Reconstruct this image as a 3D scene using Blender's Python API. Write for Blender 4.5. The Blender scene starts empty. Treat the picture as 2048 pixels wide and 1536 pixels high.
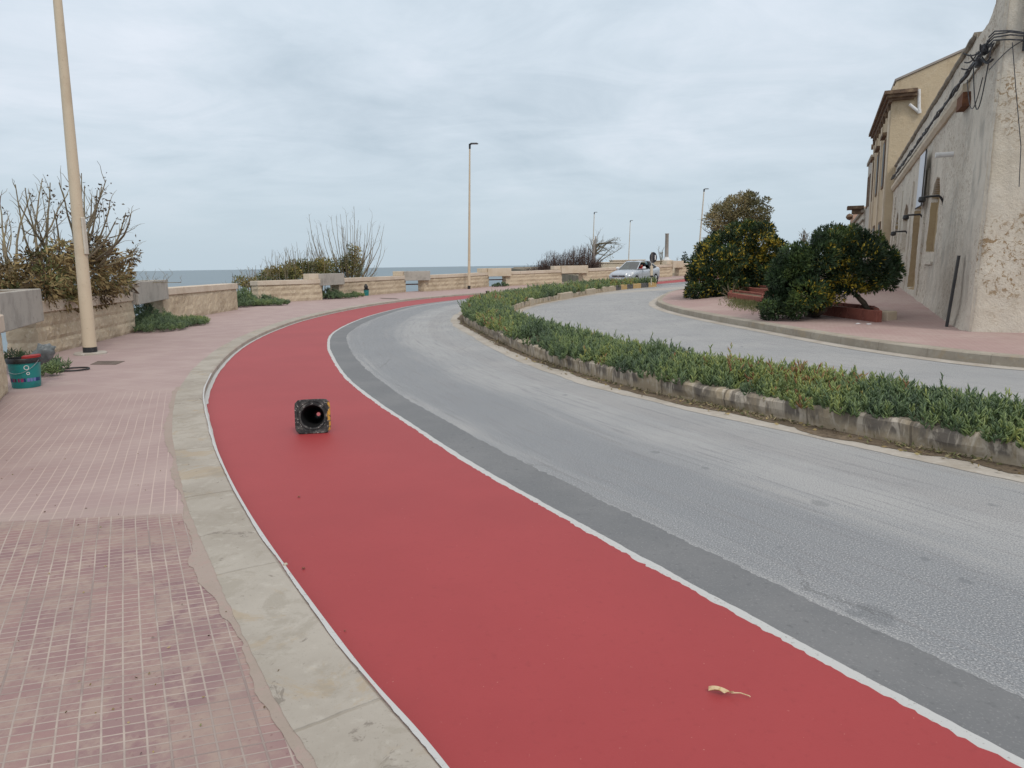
import bpy, math, random
import numpy as np
from mathutils import Vector, Matrix, noise as mnoise
R = math.radians
random.seed(7); rng = np.random.default_rng(11)
SC = bpy.context.scene
COL = SC.collection
# ------------------------------------------------------------------ camera, world, sun
FPX, PITCH, ROLL, CZ = 1450.0, math.atan(237/1450.0), R(0.83), 1.5
cd = bpy.data.cameras.new('camera'); cam = bpy.data.objects.new('camera', cd); COL.objects.link(cam)
cd.sensor_width = 36; cd.lens = FPX/2048*36; cd.clip_start = .05; cd.clip_end = 60000
cam.matrix_world = Matrix.Translation((0, 0, CZ)) @ Matrix.Rotation(math.pi/2-PITCH, 4, 'X') @ Matrix.Rotation(-ROLL, 4, 'Z')
SC.camera = cam
SUN_EL, SUN_AZ = 48, 152           # azimuth from +Y clockwise: behind the camera, to the right
wd = bpy.data.worlds.new('World'); SC.world = wd; wd.use_nodes = True
wt = wd.node_tree; wt.nodes.clear()
def wn(t, **k):
    n = wt.nodes.new(t)
    for a, b in k.items(): setattr(n, a, b)
    return n
W = wt.links.new
out = wn('ShaderNodeOutputWorld'); bg = wn('ShaderNodeBackground'); W(bg.outputs[0], out.inputs[0])
bg.inputs[1].default_value = 0.15
sky = wn('ShaderNodeTexSky', sky_type='NISHITA', sun_disc=False, sun_elevation=R(SUN_EL), sun_rotation=R(SUN_AZ), dust_density=3.0)
tc = wn('ShaderNodeTexCoord'); sep = wn('ShaderNodeSeparateXYZ'); W(tc.outputs['Generated'], sep.inputs[0])
def wm(op, a, b=None, c=None, clamp=False):
    n = wn('ShaderNodeMath', operation=op, use_clamp=clamp)
    for i, v in enumerate((a, b, c)):
        if v is None: continue
        if isinstance(v, (int, float)): n.inputs[i].default_value = v
        else: W(v, n.inputs[i])
    return n.outputs[0]
zpos = wm('MAXIMUM', sep.outputs[2], 0.0)
den = wm('ADD', zpos, 0.16)
cx = wm('DIVIDE', sep.outputs[0], den); cy = wm('DIVIDE', sep.outputs[1], den)
cmb = wn('ShaderNodeCombineXYZ'); W(cx, cmb.inputs[0]); W(cy, cmb.inputs[1])
def wnoise(scale, detail, rough, dist, rot, sc):
    m = wn('ShaderNodeMapping'); W(cmb.outputs[0], m.inputs[0]); m.inputs['Rotation'].default_value = (0, 0, R(rot)); m.inputs['Scale'].default_value = sc
    n = wn('ShaderNodeTexNoise'); W(m.outputs[0], n.inputs[0]); n.inputs['Scale'].default_value = scale; n.inputs['Detail'].default_value = detail
    n.inputs['Roughness'].default_value = rough; n.inputs['Distortion'].default_value = dist
    return n.outputs[0]
n1 = wnoise(0.78, 7, .56, .5, 24, (1.0, .8, 1)); n2 = wnoise(2.0, 8, .62, .9, -12, (.8, 1.2, 1))
cl = wm('ADD', wm('MULTIPLY', n1, .70), wm('MULTIPLY', n2, .30))
ramp = wn('ShaderNodeValToRGB'); W(cl, ramp.inputs[0])
e = ramp.color_ramp.elements
e[0].position = .37; e[0].color = (.485, .572, .648, 1)
e[1].position = .63; e[1].color = (.735, .79, .865, 1)
x = ramp.color_ramp.elements.new(.51); x.color = (.615, .695, .77, 1)
# near the horizon the deck closes to an even pale blue-grey
hz = wn('ShaderNodeMapRange', interpolation_type='SMOOTHSTEP'); W(sep.outputs[2], hz.inputs[0]); hz.inputs[1].default_value = 0.0; hz.inputs[2].default_value = .20
mixh = wn('ShaderNodeMix', data_type='RGBA'); W(hz.outputs[0], mixh.inputs[0]); mixh.inputs[6].default_value = (.515, .615, .69, 1); W(ramp.outputs[0], mixh.inputs[7])
# overcast luminance rises towards the zenith
g = wn('ShaderNodeMapRange'); W(sep.outputs[2], g.inputs[0]); g.inputs[1].default_value = .22; g.inputs[2].default_value = 1; g.inputs[3].default_value = 7.25; g.inputs[4].default_value = 6.67*1.45
up = wn('ShaderNodeMapRange', interpolation_type='SMOOTHSTEP'); W(sep.outputs[2], up.inputs[0]); up.inputs[1].default_value = .33; up.inputs[2].default_value = .75
mixu = wn('ShaderNodeMix', data_type='RGBA'); W(up.outputs[0], mixu.inputs[0]); W(mixh.outputs[2], mixu.inputs[6]); mixu.inputs[7].default_value = (.685, .68, .672, 1)   # thin bright cloud overhead
sc_ = wn('ShaderNodeVectorMath', operation='SCALE'); W(mixu.outputs[2], sc_.inputs[0]); W(g.outputs[0], sc_.inputs['Scale'])
mx = wn('ShaderNodeMix', data_type='RGBA'); mx.inputs[0].default_value = .93; W(sky.outputs[0], mx.inputs[6]); W(sc_.outputs[0], mx.inputs[7])
W(mx.outputs[2], bg.inputs[0])
sl = bpy.data.lights.new('sun', 'SUN'); sl.energy = 1.25; sl.angle = R(14); sl.color = (1, .95, .88)
so = bpy.data.objects.new('sun', sl); COL.objects.link(so)
az = R(SUN_AZ); el = R(SUN_EL)
sd = Vector((math.sin(az)*math.cos(el), math.cos(az)*math.cos(el), math.sin(el)))
so.rotation_euler = sd.to_track_quat('Z', 'Y').to_euler(); so.location = sd*30
SC.view_settings.view_transform = 'Standard'; SC.view_settings.look = 'None'
SC.view_settings.exposure = 0.0; SC.view_settings.gamma = 1.0
SC.cycles.max_bounces = 6; SC.cycles.transparent_max_bounces = 12

# ------------------------------------------------------------------ terrain and pixel helpers (points on real ground)
def zt(y):
    if y < 40: return 0.0
    if y < 58: return .0015*(y-40)**2
    return .486+.01*min(y-58, 22)
def ray(px, py):
    u = px-1024; v = 768-py; c, s = math.cos(ROLL), math.sin(ROLL)
    u2 = u*c+v*s; v2 = v*c-u*s; cp, sp = math.cos(PITCH), math.sin(PITCH)
    return Vector((u2, FPX*cp+v2*sp, -FPX*sp+v2*cp))
def P(px, py, Y):
    d = ray(px, py); return Vector((0, 0, CZ))+d*(Y/d.y)
def GT(px, py, off=0):
    d = ray(px, py)
    for i in range(100, 30000):
        Y = i*.01; z = CZ+d.z*Y/d.y
        if z <= zt(Y)+off: break
    return Vector((d.x*Y/d.y, Y, zt(Y)+off))

# ------------------------------------------------------------------ mesh helpers
class MB:
    def __init__(s): s.v = []; s.f = []; s.m = []; s.uv = None
    def add(s, vs, fs, m=0):
        b = len(s.v); s.v += [tuple(v) for v in vs]; s.f += [tuple(b+i for i in f) for f in fs]; s.m += [m]*len(fs); return b
    def box(s, c, size, rz=0, m=0, bev=0, taper=1.0):
        x, y, z = (q/2 for q in size); M = Matrix.Rotation(rz, 3, 'Z'); c = Vector(c)
        b = min(bev, x*.9, y*.9, z*.9)
        if b <= 0:
            vs = [(sx*x*(taper if sz > 0 else 1), sy*y*(taper if sz > 0 else 1), sz*z) for sz in (-1, 1) for sx, sy in ((-1, -1), (1, -1), (1, 1), (-1, 1))]
            fs = [(3, 2, 1, 0), (4, 5, 6, 7), (0, 1, 5, 4), (1, 2, 6, 5), (2, 3, 7, 6), (3, 0, 4, 7)]
        else:
            rings = []
            for (dz, ins) in ((-z, b), (-z+b, 0), (z-b, 0), (z, b)):
                X, Y = x-ins, y-ins; bb = b if ins == 0 else b*.6
                t = taper if dz > 0 else 1
                rings.append([(q[0]*t, q[1]*t, dz) for q in ((-X+bb, -Y), (X-bb, -Y), (X, -Y+bb), (X, Y-bb), (X-bb, Y), (-X+bb, Y), (-X, Y-bb), (-X, -Y+bb))])
            vs = [p for r in rings for p in r]; fs = []
            for k in range(3):
                for i in range(8): j = (i+1) % 8; fs.append((k*8+i, k*8+j, k*8+8+j, k*8+8+i))
            fs.append(tuple(range(7, -1, -1))); fs.append(tuple(range(24, 32)))
        s.add([c+M @ Vector(v) for v in vs], fs, m)
    def tube(s, pts, rad, n=8, m=0, cap=True):
        pts = [Vector(p) for p in pts]; k = len(pts)
        if not hasattr(rad, '__len__'): rad = [rad]*k
        vs = []; ref = None
        for i, p in enumerate(pts):
            t = (pts[min(i+1, k-1)]-pts[max(i-1, 0)])
            t = t.normalized() if t.length > 1e-9 else Vector((0, 0, 1))
            if ref is None: ref = Vector((1, 0, 0)) if abs(t.x) < .9 else Vector((0, 1, 0))
            a = (ref-t*ref.dot(t)).normalized(); ref = a; b = t.cross(a)
            for j in range(n):
                th = 2*math.pi*j/n; vs.append(p+(a*math.cos(th)+b*math.sin(th))*rad[i])
        fs = [(i*n+j, i*n+(j+1) % n, (i+1)*n+(j+1) % n, (i+1)*n+j) for i in range(k-1) for j in range(n)]
        if cap: fs += [tuple(range(n-1, -1, -1)), tuple(range((k-1)*n, k*n))]
        s.add(vs, fs, m)
    def lathe(s, prof, c=(0, 0, 0), n=24, m=0, M=None):
        vs = []; c = Vector(c)
        for r, z in prof:
            for j in range(n):
                th = 2*math.pi*j/n; q = Vector((r*math.cos(th), r*math.sin(th), z))
                vs.append(c+(M @ q if M else q))
        fs = [(i*n+j, i*n+(j+1) % n, (i+1)*n+(j+1) % n, (i+1)*n+j) for i in range(len(prof)-1) for j in range(n)]
        s.add(vs, fs, m)
def mesh_np(name, V, Fs, sizes):
    me = bpy.data.meshes.new(name)
    V = np.asarray(V, dtype=np.float32); me.vertices.add(len(V)); me.vertices.foreach_set('co', V.ravel())
    Fs = np.asarray(Fs, dtype=np.int32); sizes = np.asarray(sizes, dtype=np.int32)
    me.loops.add(len(Fs)); me.loops.foreach_set('vertex_index', Fs)
    me.polygons.add(len(sizes)); st = np.zeros(len(sizes), np.int32); st[1:] = np.cumsum(sizes)[:-1]
    me.polygons.foreach_set('loop_start', st)
    me.update(calc_edges=True); return me
def link(name, me, mats, parent=None, smooth=False):
    o = bpy.data.objects.new(name, me); COL.objects.link(o)
    for m in (mats if isinstance(mats, (list, tuple)) else [mats]): me.materials.append(m)
    if smooth: me.polygons.foreach_set('use_smooth', [True]*len(me.polygons))
    if parent: o.parent = parent
    return o
def obj(name, mb, mats, parent=None, smooth=False, world=True, angle=None):
    off = parent.location if (parent is not None and world) else Vector((0, 0, 0))
    if parent is not None and world and parent.parent is not None: off = off+parent.parent.location
    me = bpy.data.meshes.new(name)
    me.from_pydata([(v[0]-off[0], v[1]-off[1], v[2]-off[2]) for v in mb.v], [], mb.f); me.update()
    me.polygons.foreach_set('material_index', mb.m)
    o = link(name, me, mats, parent, smooth)
    if smooth and angle: me.set_sharp_from_angle(angle=R(angle))
    return o
def tag(o, label=None, cat=None, group=None, kind=None):
    for k, v in (('label', label), ('category', cat), ('group', group), ('kind', kind)):
        if v: o[k] = v
    return o
def thing(name, label, cat, loc=(0, 0, 0), group=None):
    o = bpy.data.objects.new(name, None); COL.objects.link(o); o.location = loc; o.empty_display_size = .2
    return tag(o, label, cat, group)

# ------------------------------------------------------------------ materials
class NT:
    def __init__(s, name):
        s.m = bpy.data.materials.new(name); s.m.use_nodes = True; s.t = s.m.node_tree
        s.b = s.t.nodes['Principled BSDF']; s.tc = None
    def n(s, t, **k):
        q = s.t.nodes.new(t)
        for a, b in k.items(): setattr(q, a, b)
        return q
    def l(s, a, b): s.t.links.new(a, b)
    def set(s, sock, v):
        if isinstance(v, (int, float)): sock.default_value = v
        elif isinstance(v, (tuple, list)): sock.default_value = (*v, 1) if len(v) == 3 and sock.type == 'RGBA' else v
        else: s.l(v, sock)
    def co(s, kind='Object'):
        if not s.tc: s.tc = s.n('ShaderNodeTexCoord')
        return s.tc.outputs[kind]
    def mapping(s, vec, scale=(1, 1, 1), rot=(0, 0, 0), loc=(0, 0, 0)):
        m = s.n('ShaderNodeMapping'); s.l(vec, m.inputs[0]); m.inputs['Scale'].default_value = scale; m.inputs['Rotation'].default_value = rot; m.inputs['Location'].default_value = loc
        return m.outputs[0]
    def noise(s, scale, detail=4, rough=.55, vec=None, dist=0):
        q = s.n('ShaderNodeTexNoise'); s.l(vec if vec is not None else s.co(), q.inputs[0])
        q.inputs['Scale'].default_value = scale; q.inputs['Detail'].default_value = detail; q.inputs['Roughness'].default_value = rough; q.inputs['Distortion'].default_value = dist
        return q.outputs[0]
    def rng(s, v, a, b, c=0, d=1, smooth=True):
        q = s.n('ShaderNodeMapRange', interpolation_type='SMOOTHSTEP' if smooth else 'LINEAR'); s.l(v, q.inputs[0])
        for i, z in enumerate((a, b, c, d)): q.inputs[i+1].default_value = z
        return q.outputs[0]
    def math(s, op, a, b=0, c=None, clamp=False):
        q = s.n('ShaderNodeMath', operation=op, use_clamp=clamp); s.set(q.inputs[0], a); s.set(q.inputs[1], b)
        if c is not None: s.set(q.inputs[2], c)
        return q.outputs[0]
    def mix(s, f, a, b, mode='MIX'):
        q = s.n('ShaderNodeMix', data_type='RGBA', blend_type=mode); s.set(q.inputs[0], f); s.set(q.inputs[6], a); s.set(q.inputs[7], b); return q.outputs[2]
    def sep(s, v):
        q = s.n('ShaderNodeSeparateXYZ'); s.l(v, q.inputs[0]); return q.outputs
    def bump(s, h, strength=.3, dist=.01, prev=None):
        q = s.n('ShaderNodeBump'); q.inputs['Strength'].default_value = strength; q.inputs['Distance'].default_value = dist; s.l(h, q.inputs['Height'])
        if prev is not None: s.l(prev, q.inputs['Normal'])
        return q.outputs[0]
    def done(s, col, rough=.8, nrm=None, spec=.3, metal=0):
        s.set(s.b.inputs['Base Color'], col); s.set(s.b.inputs['Roughness'], rough); s.b.inputs['Specular IOR Level'].default_value = spec; s.b.inputs['Metallic'].default_value = metal
        if nrm is not None: s.l(nrm, s.b.inputs['Normal'])
        return s.m
def layered(name, base, layers=(), rough=.85, bump=None, spec=.25, metal=0, vec=None):
    t = NT(name); c = base; v = None
    if vec: v = t.mapping(t.co(), scale=vec)
    for (sc, col, lo, hi) in layers:
        c = t.mix(t.rng(t.noise(sc, 5, .6, v), lo, hi), c, col)
    nrm = None
    if bump: nrm = t.bump(t.noise(bump[0], 5, .6), bump[1], bump[2])
    return t.done(c, rough, nrm, spec, metal)
M = {}

M['planter_concrete'] = layered('planter_concrete', (.42, .395, .355), [(3, (.32, .30, .27), .45, .7), (14, (.25, .235, .21), .58, .75), (50, (.5, .47, .42), .6, .75)], .92, (45, .5, .006))
M['coping'] = layered('coping_stone', (.60, .515, .42), [(1.2, (.52, .43, .335), .4, .7), (12, (.66, .58, .49), .5, .75), (60, (.42, .35, .27), .64, .74)], .85, (50, .25, .003))
M['cement'] = layered('cement_smear', (.36, .295, .26), [(3, (.33, .275, .235), .4, .65), (22, (.37, .28, .25), .5, .7), (70, (.25, .21, .18), .6, .75)], .95, (40, .6, .006))
M['metal_black'] = layered('black_metal', (.02, .02, .022), [(20, (.05, .05, .05), .5, .7)], .5, spec=.5)
M['plastic_black'] = layered('black_plastic', (.012, .012, .014), [(12, (.035, .035, .035), .5, .7)], .45, spec=.5)
M['pole'] = layered('pole_paint', (.60, .50, .37), [(2, (.53, .43, .31), .45, .7), (25, (.45, .36, .26), .6, .75)], .6, (30, .1, .002), spec=.4)
M['pole_far'] = layered('pole_paint_pale', (.60, .55, .47), [(2, (.5, .45, .38), .45, .7)], .6)
M['soil'] = layered('soil', (.15, .115, .08), [(4, (.22, .17, .12), .45, .7), (30, (.08, .06, .045), .5, .7)], .95, (40, .8, .02))
M['dust'] = layered('dusty_gutter', (.46, .40, .33), [(2.2, (.36, .30, .23), .42, .65), (18, (.52, .47, .41), .5, .7), (90, (.26, .21, .16), .6, .75)], .95, (60, .5, .004))
M['gutter'] = layered('gutter_concrete', (.44, .405, .36), [(1.5, (.36, .32, .27), .42, .65), (14, (.49, .46, .42), .5, .7), (80, (.33, .30, .27), .62, .75)], .92, (70, .35, .003))
M['terracotta'] = layered('terracotta', (.27, .095, .07), [(3, (.20, .07, .055), .4, .7), (18, (.35, .16, .12), .55, .75)], .85, (40, .4, .005))
M['trunk'] = layered('bark', (.12, .095, .07), [(6, (.07, .055, .045), .4, .7), (30, (.19, .155, .12), .5, .75)], .95, (35, .7, .01))
M['rust'] = layered('rust_brown', (.17, .075, .04), [(8, (.09, .045, .03), .4, .7)], .9, (30, .4, .005))
M['white_paint'] = layered('white_paint', (.66, .66, .65), [(5, (.58, .57, .56), .45, .7), (45, (.46, .45, .44), .6, .75)], .7, (60, .3, .003))
M['pvc'] = layered('white_pipe', (.72, .72, .72), [(6, (.6, .6, .59), .5, .7)], .5)
M['teal'] = layered('teal_plastic', (.012, .21, .205), [(8, (.02, .17, .17), .5, .7)], .4, spec=.5)
M['red_plastic'] = layered('red_plastic', (.32, .03, .03), [(9, (.22, .02, .02), .5, .7)], .5)
M['tyre'] = layered('tyre_rubber', (.02, .02, .02), [(12, (.035, .034, .033), .5, .7)], .85)
M['rim'] = layered('wheel_alloy', (.42, .43, .45), [(12, (.3, .3, .32), .5, .7)], .35, spec=.6, metal=.6)
M['car'] = layered('silver_car_paint', (.47, .51, .56), [(3, (.44, .48, .53), .4, .7)], .28, spec=.6, metal=.25)
M['car_dark'] = layered('car_dark_trim', (.02, .022, .025), [(9, (.03, .03, .035), .5, .7)], .5)
M['mirror_white'] = layered('mirror_shell', (.8, .81, .82), [(9, (.74, .75, .77), .5, .7)], .3)
M['skin'] = layered('skin', (.45, .27, .2), [(9, (.4, .23, .17), .5, .7)], .6)
M['red_cloth'] = layered('red_cloth', (.5, .03, .03), [(9, (.42, .02, .02), .5, .7)], .8)
def glassmat(name, tint, f):
    t = NT(name); tr = t.n('ShaderNodeBsdfTransparent'); tr.inputs[0].default_value = (*tint, 1)
    gl = t.n('ShaderNodeBsdfGlossy'); gl.inputs['Roughness'].default_value = .05; gl.inputs[0].default_value = (.9, .93, .95, 1)
    mxs = t.n('ShaderNodeMixShader'); mxs.inputs[0].default_value = f; t.l(tr.outputs[0], mxs.inputs[1]); t.l(gl.outputs[0], mxs.inputs[2])
    t.l(mxs.outputs[0], t.t.nodes['Material Output'].inputs[0]); return t.m
M['lamp_white'] = layered('headlamp', (.75, .77, .78), [(9, (.5, .5, .5), .5, .7)], .15, spec=.7)
M['dark_red'] = layered('dark_red_glaze', (.07, .012, .015), [(9, (.03, .01, .01), .5, .7)], .5)
M['glass'] = glassmat('car_glass', (.22, .30, .30), .20)
M['lamp_glass'] = glassmat('headlamp_glass', (.7, .72, .74), .4)
# foliage: per-leaf colour is a vertex attribute set by noise, random spread and position
def leafmat(name, cols, rough=.5, spec=.3):
    t = NT(name); a = t.n('ShaderNodeAttribute'); a.attribute_name = 'tint'
    r = t.n('ShaderNodeValToRGB'); t.l(a.outputs['Fac'], r.inputs[0]); el = r.color_ramp.elements
    while len(el) < len(cols): el.new(.5)
    for i, (p, c) in enumerate(cols): el[i].position = p; el[i].color = (*c, 1)
    t.done(r.outputs[0], rough, None, spec)
    t.b.inputs['Subsurface Weight'].default_value = 0
    return t.m
M['ice'] = leafmat('ice_plant_leaf', [(0, (.058, .092, .055)), (.4, (.098, .15, .070)), (.72, (.19, .25, .09)), (.93, (.30, .33, .09)), (.99, (.32, .24, .07)), (1, (.26, .13, .06))], .42, .4)
M['bush'] = leafmat('bush_leaf', [(0, (.018, .034, .018)), (.45, (.042, .075, .030)), (.74, (.11, .155, .042)), (.84, (.32, .28, .04)), (1, (.60, .43, .06))], .5, .28)
M['olive'] = leafmat('olive_leaf', [(0, (.07, .072, .036)), (.4, (.15, .14, .062)), (.75, (.27, .22, .11)), (1, (.38, .30, .16))], .65)
M['dead'] = leafmat('dead_leaf', [(0, (.07, .045, .03)), (.3, (.15, .105, .05)), (.6, (.30, .22, .10)), (.8, (.40, .31, .15)), (1, (.15, .18, .075))], .75)
M['shrub'] = leafmat('shrub_leaf', [(0, (.06, .075, .033)), (.4, (.14, .15, .055)), (.75, (.32, .25, .08)), (1, (.42, .31, .11))], .7)
M['twig'] = layered('twig_bark', (.22, .185, .125), [(8, (.13, .105, .08), .4, .7), (2, (.27, .225, .13), .5, .7)], .9)
M['twig_purple'] = layered('twig_purple_bark', (.10, .07, .062), [(1.5, (.15, .10, .08), .45, .7)], .95)
M['grass'] = leafmat('dry_grass', [(0, (.10, .13, .05)), (.5, (.19, .18, .08)), (1, (.38, .31, .19))], .8)

# wall stone: rusticated beige blocks
def stone_mat():
    t = NT('rusticated_limestone'); c = t.co()
    col = t.mix(t.rng(t.noise(1.1, 4), .4, .68), (.56, .465, .34), (.43, .345, .245))
    col = t.mix(t.rng(t.noise(14, 6, .65), .5, .75), col, (.64, .56, .45))
    col = t.mix(t.rng(t.noise(9, 8, .7, dist=.6), .60, .72), col, (.27, .20, .14))
    return t.done(col, .93, t.bump(t.noise(28, 7, .7), .8, .015))
M['stone'] = stone_mat()
M['stone_smooth'] = layered('smooth_limestone', (.62, .54, .43), [(1.5, (.54, .45, .33), .4, .7), (20, (.42, .34, .26), .6, .75)], .85, (40, .3, .004))

# road asphalt with lane coordinates in the UV map (u along the lane, v across it)
def road_mat():
    t = NT('worn_asphalt'); uv = t.co('UV'); ob = t.co()
    s = t.sep(uv); lat = s[1]
    st = t.noise(1, 6, .65, t.mapping(uv, (.28, 5.5, 1)), .5)
    st2 = t.noise(1, 6, .7, t.mapping(uv, (.9, 22, 1)), .3)
    agg = t.noise(115, 3, .75); agg2 = t.noise(38, 4, .65); big = t.noise(.7, 4, .6)
    jit = t.math('ADD', lat, t.math('MULTIPLY', t.math('SUBTRACT', st, .5), .9))
    dark = t.math('MULTIPLY', t.rng(jit, .2, .62), t.rng(jit, 1.15, 1.75, 1, 0))
    dark2 = t.math('MULTIPLY', t.rng(jit, 2.0, 2.25), t.rng(jit, 2.3, 2.7, 1, 0))
    col = t.mix(t.rng(big, .35, .7), (.305, .312, .32), (.365, .366, .366))
    col = t.mix(t.math('MULTIPLY', dark, .72), col, (.185, .20, .22))
    col = t.mix(t.math('MULTIPLY', dark2, .3), col, (.245, .235, .235))
    col = t.mix(t.math('MULTIPLY', t.rng(st, .54, .72), .25), col, (.25, .243, .24))
    col = t.mix(t.math('MULTIPLY', t.rng(st2, .50, .66), .6), col, (.19, .19, .20))
    dust = t.math('MULTIPLY', t.rng(jit, 2.75, 3.3), t.rng(jit, 5.0, 4.4))
    col = t.mix(t.math('MULTIPLY', dust, .6), col, (.47, .42, .355))
    col = t.mix(t.math('MULTIPLY', t.rng(agg, .53, .66), .8), col, (.58, .575, .565))
    col = t.mix(t.math('MULTIPLY', t.rng(agg, .48, .35), .75), col, (.10, .10, .105))
    col = t.mix(t.math('MULTIPLY', t.rng(agg2, .60, .75), .3), col, (.14, .14, .15))
    spot = t.n('ShaderNodeTexVoronoi'); spot.inputs['Scale'].default_value = 1.1; t.l(t.mapping(ob, (1, 1, 1), (0, 0, .4)), spot.inputs[0])
    col = t.mix(t.math('MULTIPLY', t.rng(spot.outputs['Distance'], .055, .03), t.rng(big, .50, .56)), col, (.13, .14, .15))
    wob = t.math('MULTIPLY', t.math('SUBTRACT', t.noise(14, 4, .7), .5), .09)
    for (px, py, r) in ((1752, 1230, .075), (1706, 1227, .028), (1640, 1008, .05), (1412, 937, .03), (1480, 1148, .022), (1930, 1163, .03), (1310, 905, .03), (1850, 1120, .025), (1560, 1095, .02), (1130, 790, .035), (1985, 1010, .03)):
        q = GT(px, py, 0); vd = t.n('ShaderNodeVectorMath', operation='DISTANCE'); t.l(t.mapping(ob, (1, .8, 1)), vd.inputs[0]); vd.inputs[1].default_value = (q.x, q.y*.8, 0)
        col = t.mix(t.math('MULTIPLY', t.rng(t.math('ADD', vd.outputs['Value'], wob), r*1.25, r*.7), .42), col, (.13, .14, .15))
    crk = t.n('ShaderNodeTexVoronoi', feature='DISTANCE_TO_EDGE'); crk.inputs['Scale'].default_value = .55; t.l(t.mapping(ob), crk.inputs[0])
    cw_ = t.math('ADD', crk.outputs['Distance'], t.math('MULTIPLY', t.math('SUBTRACT', t.noise(5, 5, .7), .5), .09))
    ck_ = t.math('MULTIPLY', t.rng(t.math('ABSOLUTE', cw_), .006, .002), t.rng(t.noise(.35, 2), .52, .58))
    col = t.mix(t.math('MULTIPLY', ck_, .35), col, (.09, .09, .09))
    return t.done(col, .78, t.bump(agg, .55, .004, t.bump(agg2, .3, .004)), .35)
M['road'] = road_mat()
M['patch'] = layered('fresh_asphalt_strip', (.155, .160, .167), [(1.2, (.185, .188, .193), .4, .7), (90, (.25, .252, .255), .55, .72), (25, (.125, .13, .135), .55, .75)], .7, (140, .35, .002), spec=.35)
def red_mat():
    t = NT('red_lane_paint')
    col = t.mix(t.rng(t.noise(.5, 5, .65), .3, .7), (.312, .034, .037), (.35, .041, .044))
    col = t.mix(t.rng(t.noise(30, 4), .55, .8), col, (.30, .033, .036))
    col = t.mix(t.rng(t.noise(75, 2), .74, .79), col, (.46, .16, .14))
    return t.done(col, .62, t.bump(t.noise(160, 3), .22, .002), .5)
M['red'] = red_mat()
M['line'] = layered('white_line_paint', (.50, .505, .50), [(3, (.50, .50, .495), .4, .7), (60, (.34, .33, .32), .60, .68)], .7, (150, .4, .002), spec=.35)
def tile_mat():
    t = NT('red_grooved_tiles'); ob = t.co()
    s = t.sep(ob); X, Y = s[0], s[1]
    def axis(a):   # coordinate measured perpendicular to lines running at angle a from +Y
        return t.math('ADD', t.math('MULTIPLY', X, math.cos(a)), t.math('MULTIPLY', Y, -math.sin(a)))
    wob = t.math('MULTIPLY', t.math('SUBTRACT', t.noise(.9, 2), .5), .025)
    def grid(a, b, sa, sb, wa, wb):
        u = t.math('DIVIDE', t.math('ADD', axis(a), wob), sa); v = t.math('DIVIDE', t.math('ADD', axis(b), wob), sb)
        fu = t.math('ABSOLUTE', t.math('SUBTRACT', t.math('FRACT', u), .5)); fv = t.math('ABSOLUTE', t.math('SUBTRACT', t.math('FRACT', v), .5))
        gu = t.rng(fu, .5-wa, .5-wa*.4); gv = t.rng(fv, .5-wb, .5-wb*.4)
        return gu, gv, u, v
    gu, gv, u, v = grid(R(-27.8), R(74), .0625, .0445, .075, .10)
    near = t.rng(t.math('ADD', Y, t.math('MULTIPLY', X, -.10)), 4.30, 4.33, 1, 0)
    cellv = t.n('ShaderNodeCombineXYZ'); t.l(t.math('FLOOR', t.math('DIVIDE', u, 4)), cellv.inputs[0]); t.l(t.math('FLOOR', t.math('DIVIDE', v, 6)), cellv.inputs[1])
    wnz = t.n('ShaderNodeTexWhiteNoise', noise_dimensions='2D'); t.l(cellv.outputs[0], wnz.inputs[0])
    cell2 = t.n('ShaderNodeCombineXYZ'); t.l(t.math('FLOOR', u), cell2.inputs[0]); t.l(t.math('FLOOR', v), cell2.inputs[1])
    wn2 = t.n('ShaderNodeTexWhiteNoise', noise_dimensions='2D'); t.l(cell2.outputs[0], wn2.inputs[0])
    n1 = t.noise(1.7, 5, .62); n2 = t.noise(9, 6, .7); n3 = t.noise(45, 4, .6)
    base = t.mix(wnz.outputs[0], (.240, .150, .158), (.315, .200, .190))
    base = t.mix(t.rng(wn2.outputs[0], .5, 1, 0, .8), base, (.29, .195, .188))
    base = t.mix(t.math('MULTIPLY', t.rng(n2, .44, .62), .75), base, (.365, .275, .235))
    base = t.mix(t.math('MULTIPLY', t.rng(n1, .48, .66), .6), base, (.35, .27, .23))
    base = t.mix(t.math('MULTIPLY', t.rng(n3, .60, .75), .6), base, (.19, .10, .10))
    gr = t.math('MAXIMUM', gu, gv)
    groove = t.mix(t.rng(n1, .40, .62), (.46, .38, .335), (.33, .27, .245))
    nearc = t.mix(t.math('MULTIPLY', gr, t.rng(n2, .25, .5, .75, 1)), base, groove)
    # tile joints, dirty
    ju = t.math('ABSOLUTE', t.math('SUBTRACT', t.math('FRACT', t.math('ADD', t.math('DIVIDE', u, 4), .0)), .5))
    jv = t.math('ABSOLUTE', t.math('SUBTRACT', t.math('FRACT', t.math('DIVIDE', v, 6)), .5))
    jj = t.math('MAXIMUM', t.rng(ju, .476, .49), t.rng(jv, .482, .494))
    nearc = t.mix(t.math('MULTIPLY', jj, t.rng(n1, .42, .6, .05, .6)), nearc, (.23, .175, .165))
    # further tiles, paler and worn, staggered strips
    gu2, gv2, u2, v2 = grid(R(-24), R(72), .074, .10, .06, .05)
    gu3, gv3, u3, v3 = grid(R(38), R(118), .062, .50, .14, .02)
    far = t.mix(t.rng(n1, .35, .7), (.355, .262, .252), (.405, .312, .293))
    far = t.mix(t.math('MULTIPLY', t.rng(n2, .5, .75), .5), far, (.37, .255, .24))
    cell3 = t.n('ShaderNodeCombineXYZ'); t.l(t.math('FLOOR', t.math('DIVIDE', u2, 5)), cell3.inputs[0]); t.l(t.math('FLOOR', t.math('DIVIDE', v2, 4)), cell3.inputs[1])
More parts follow.
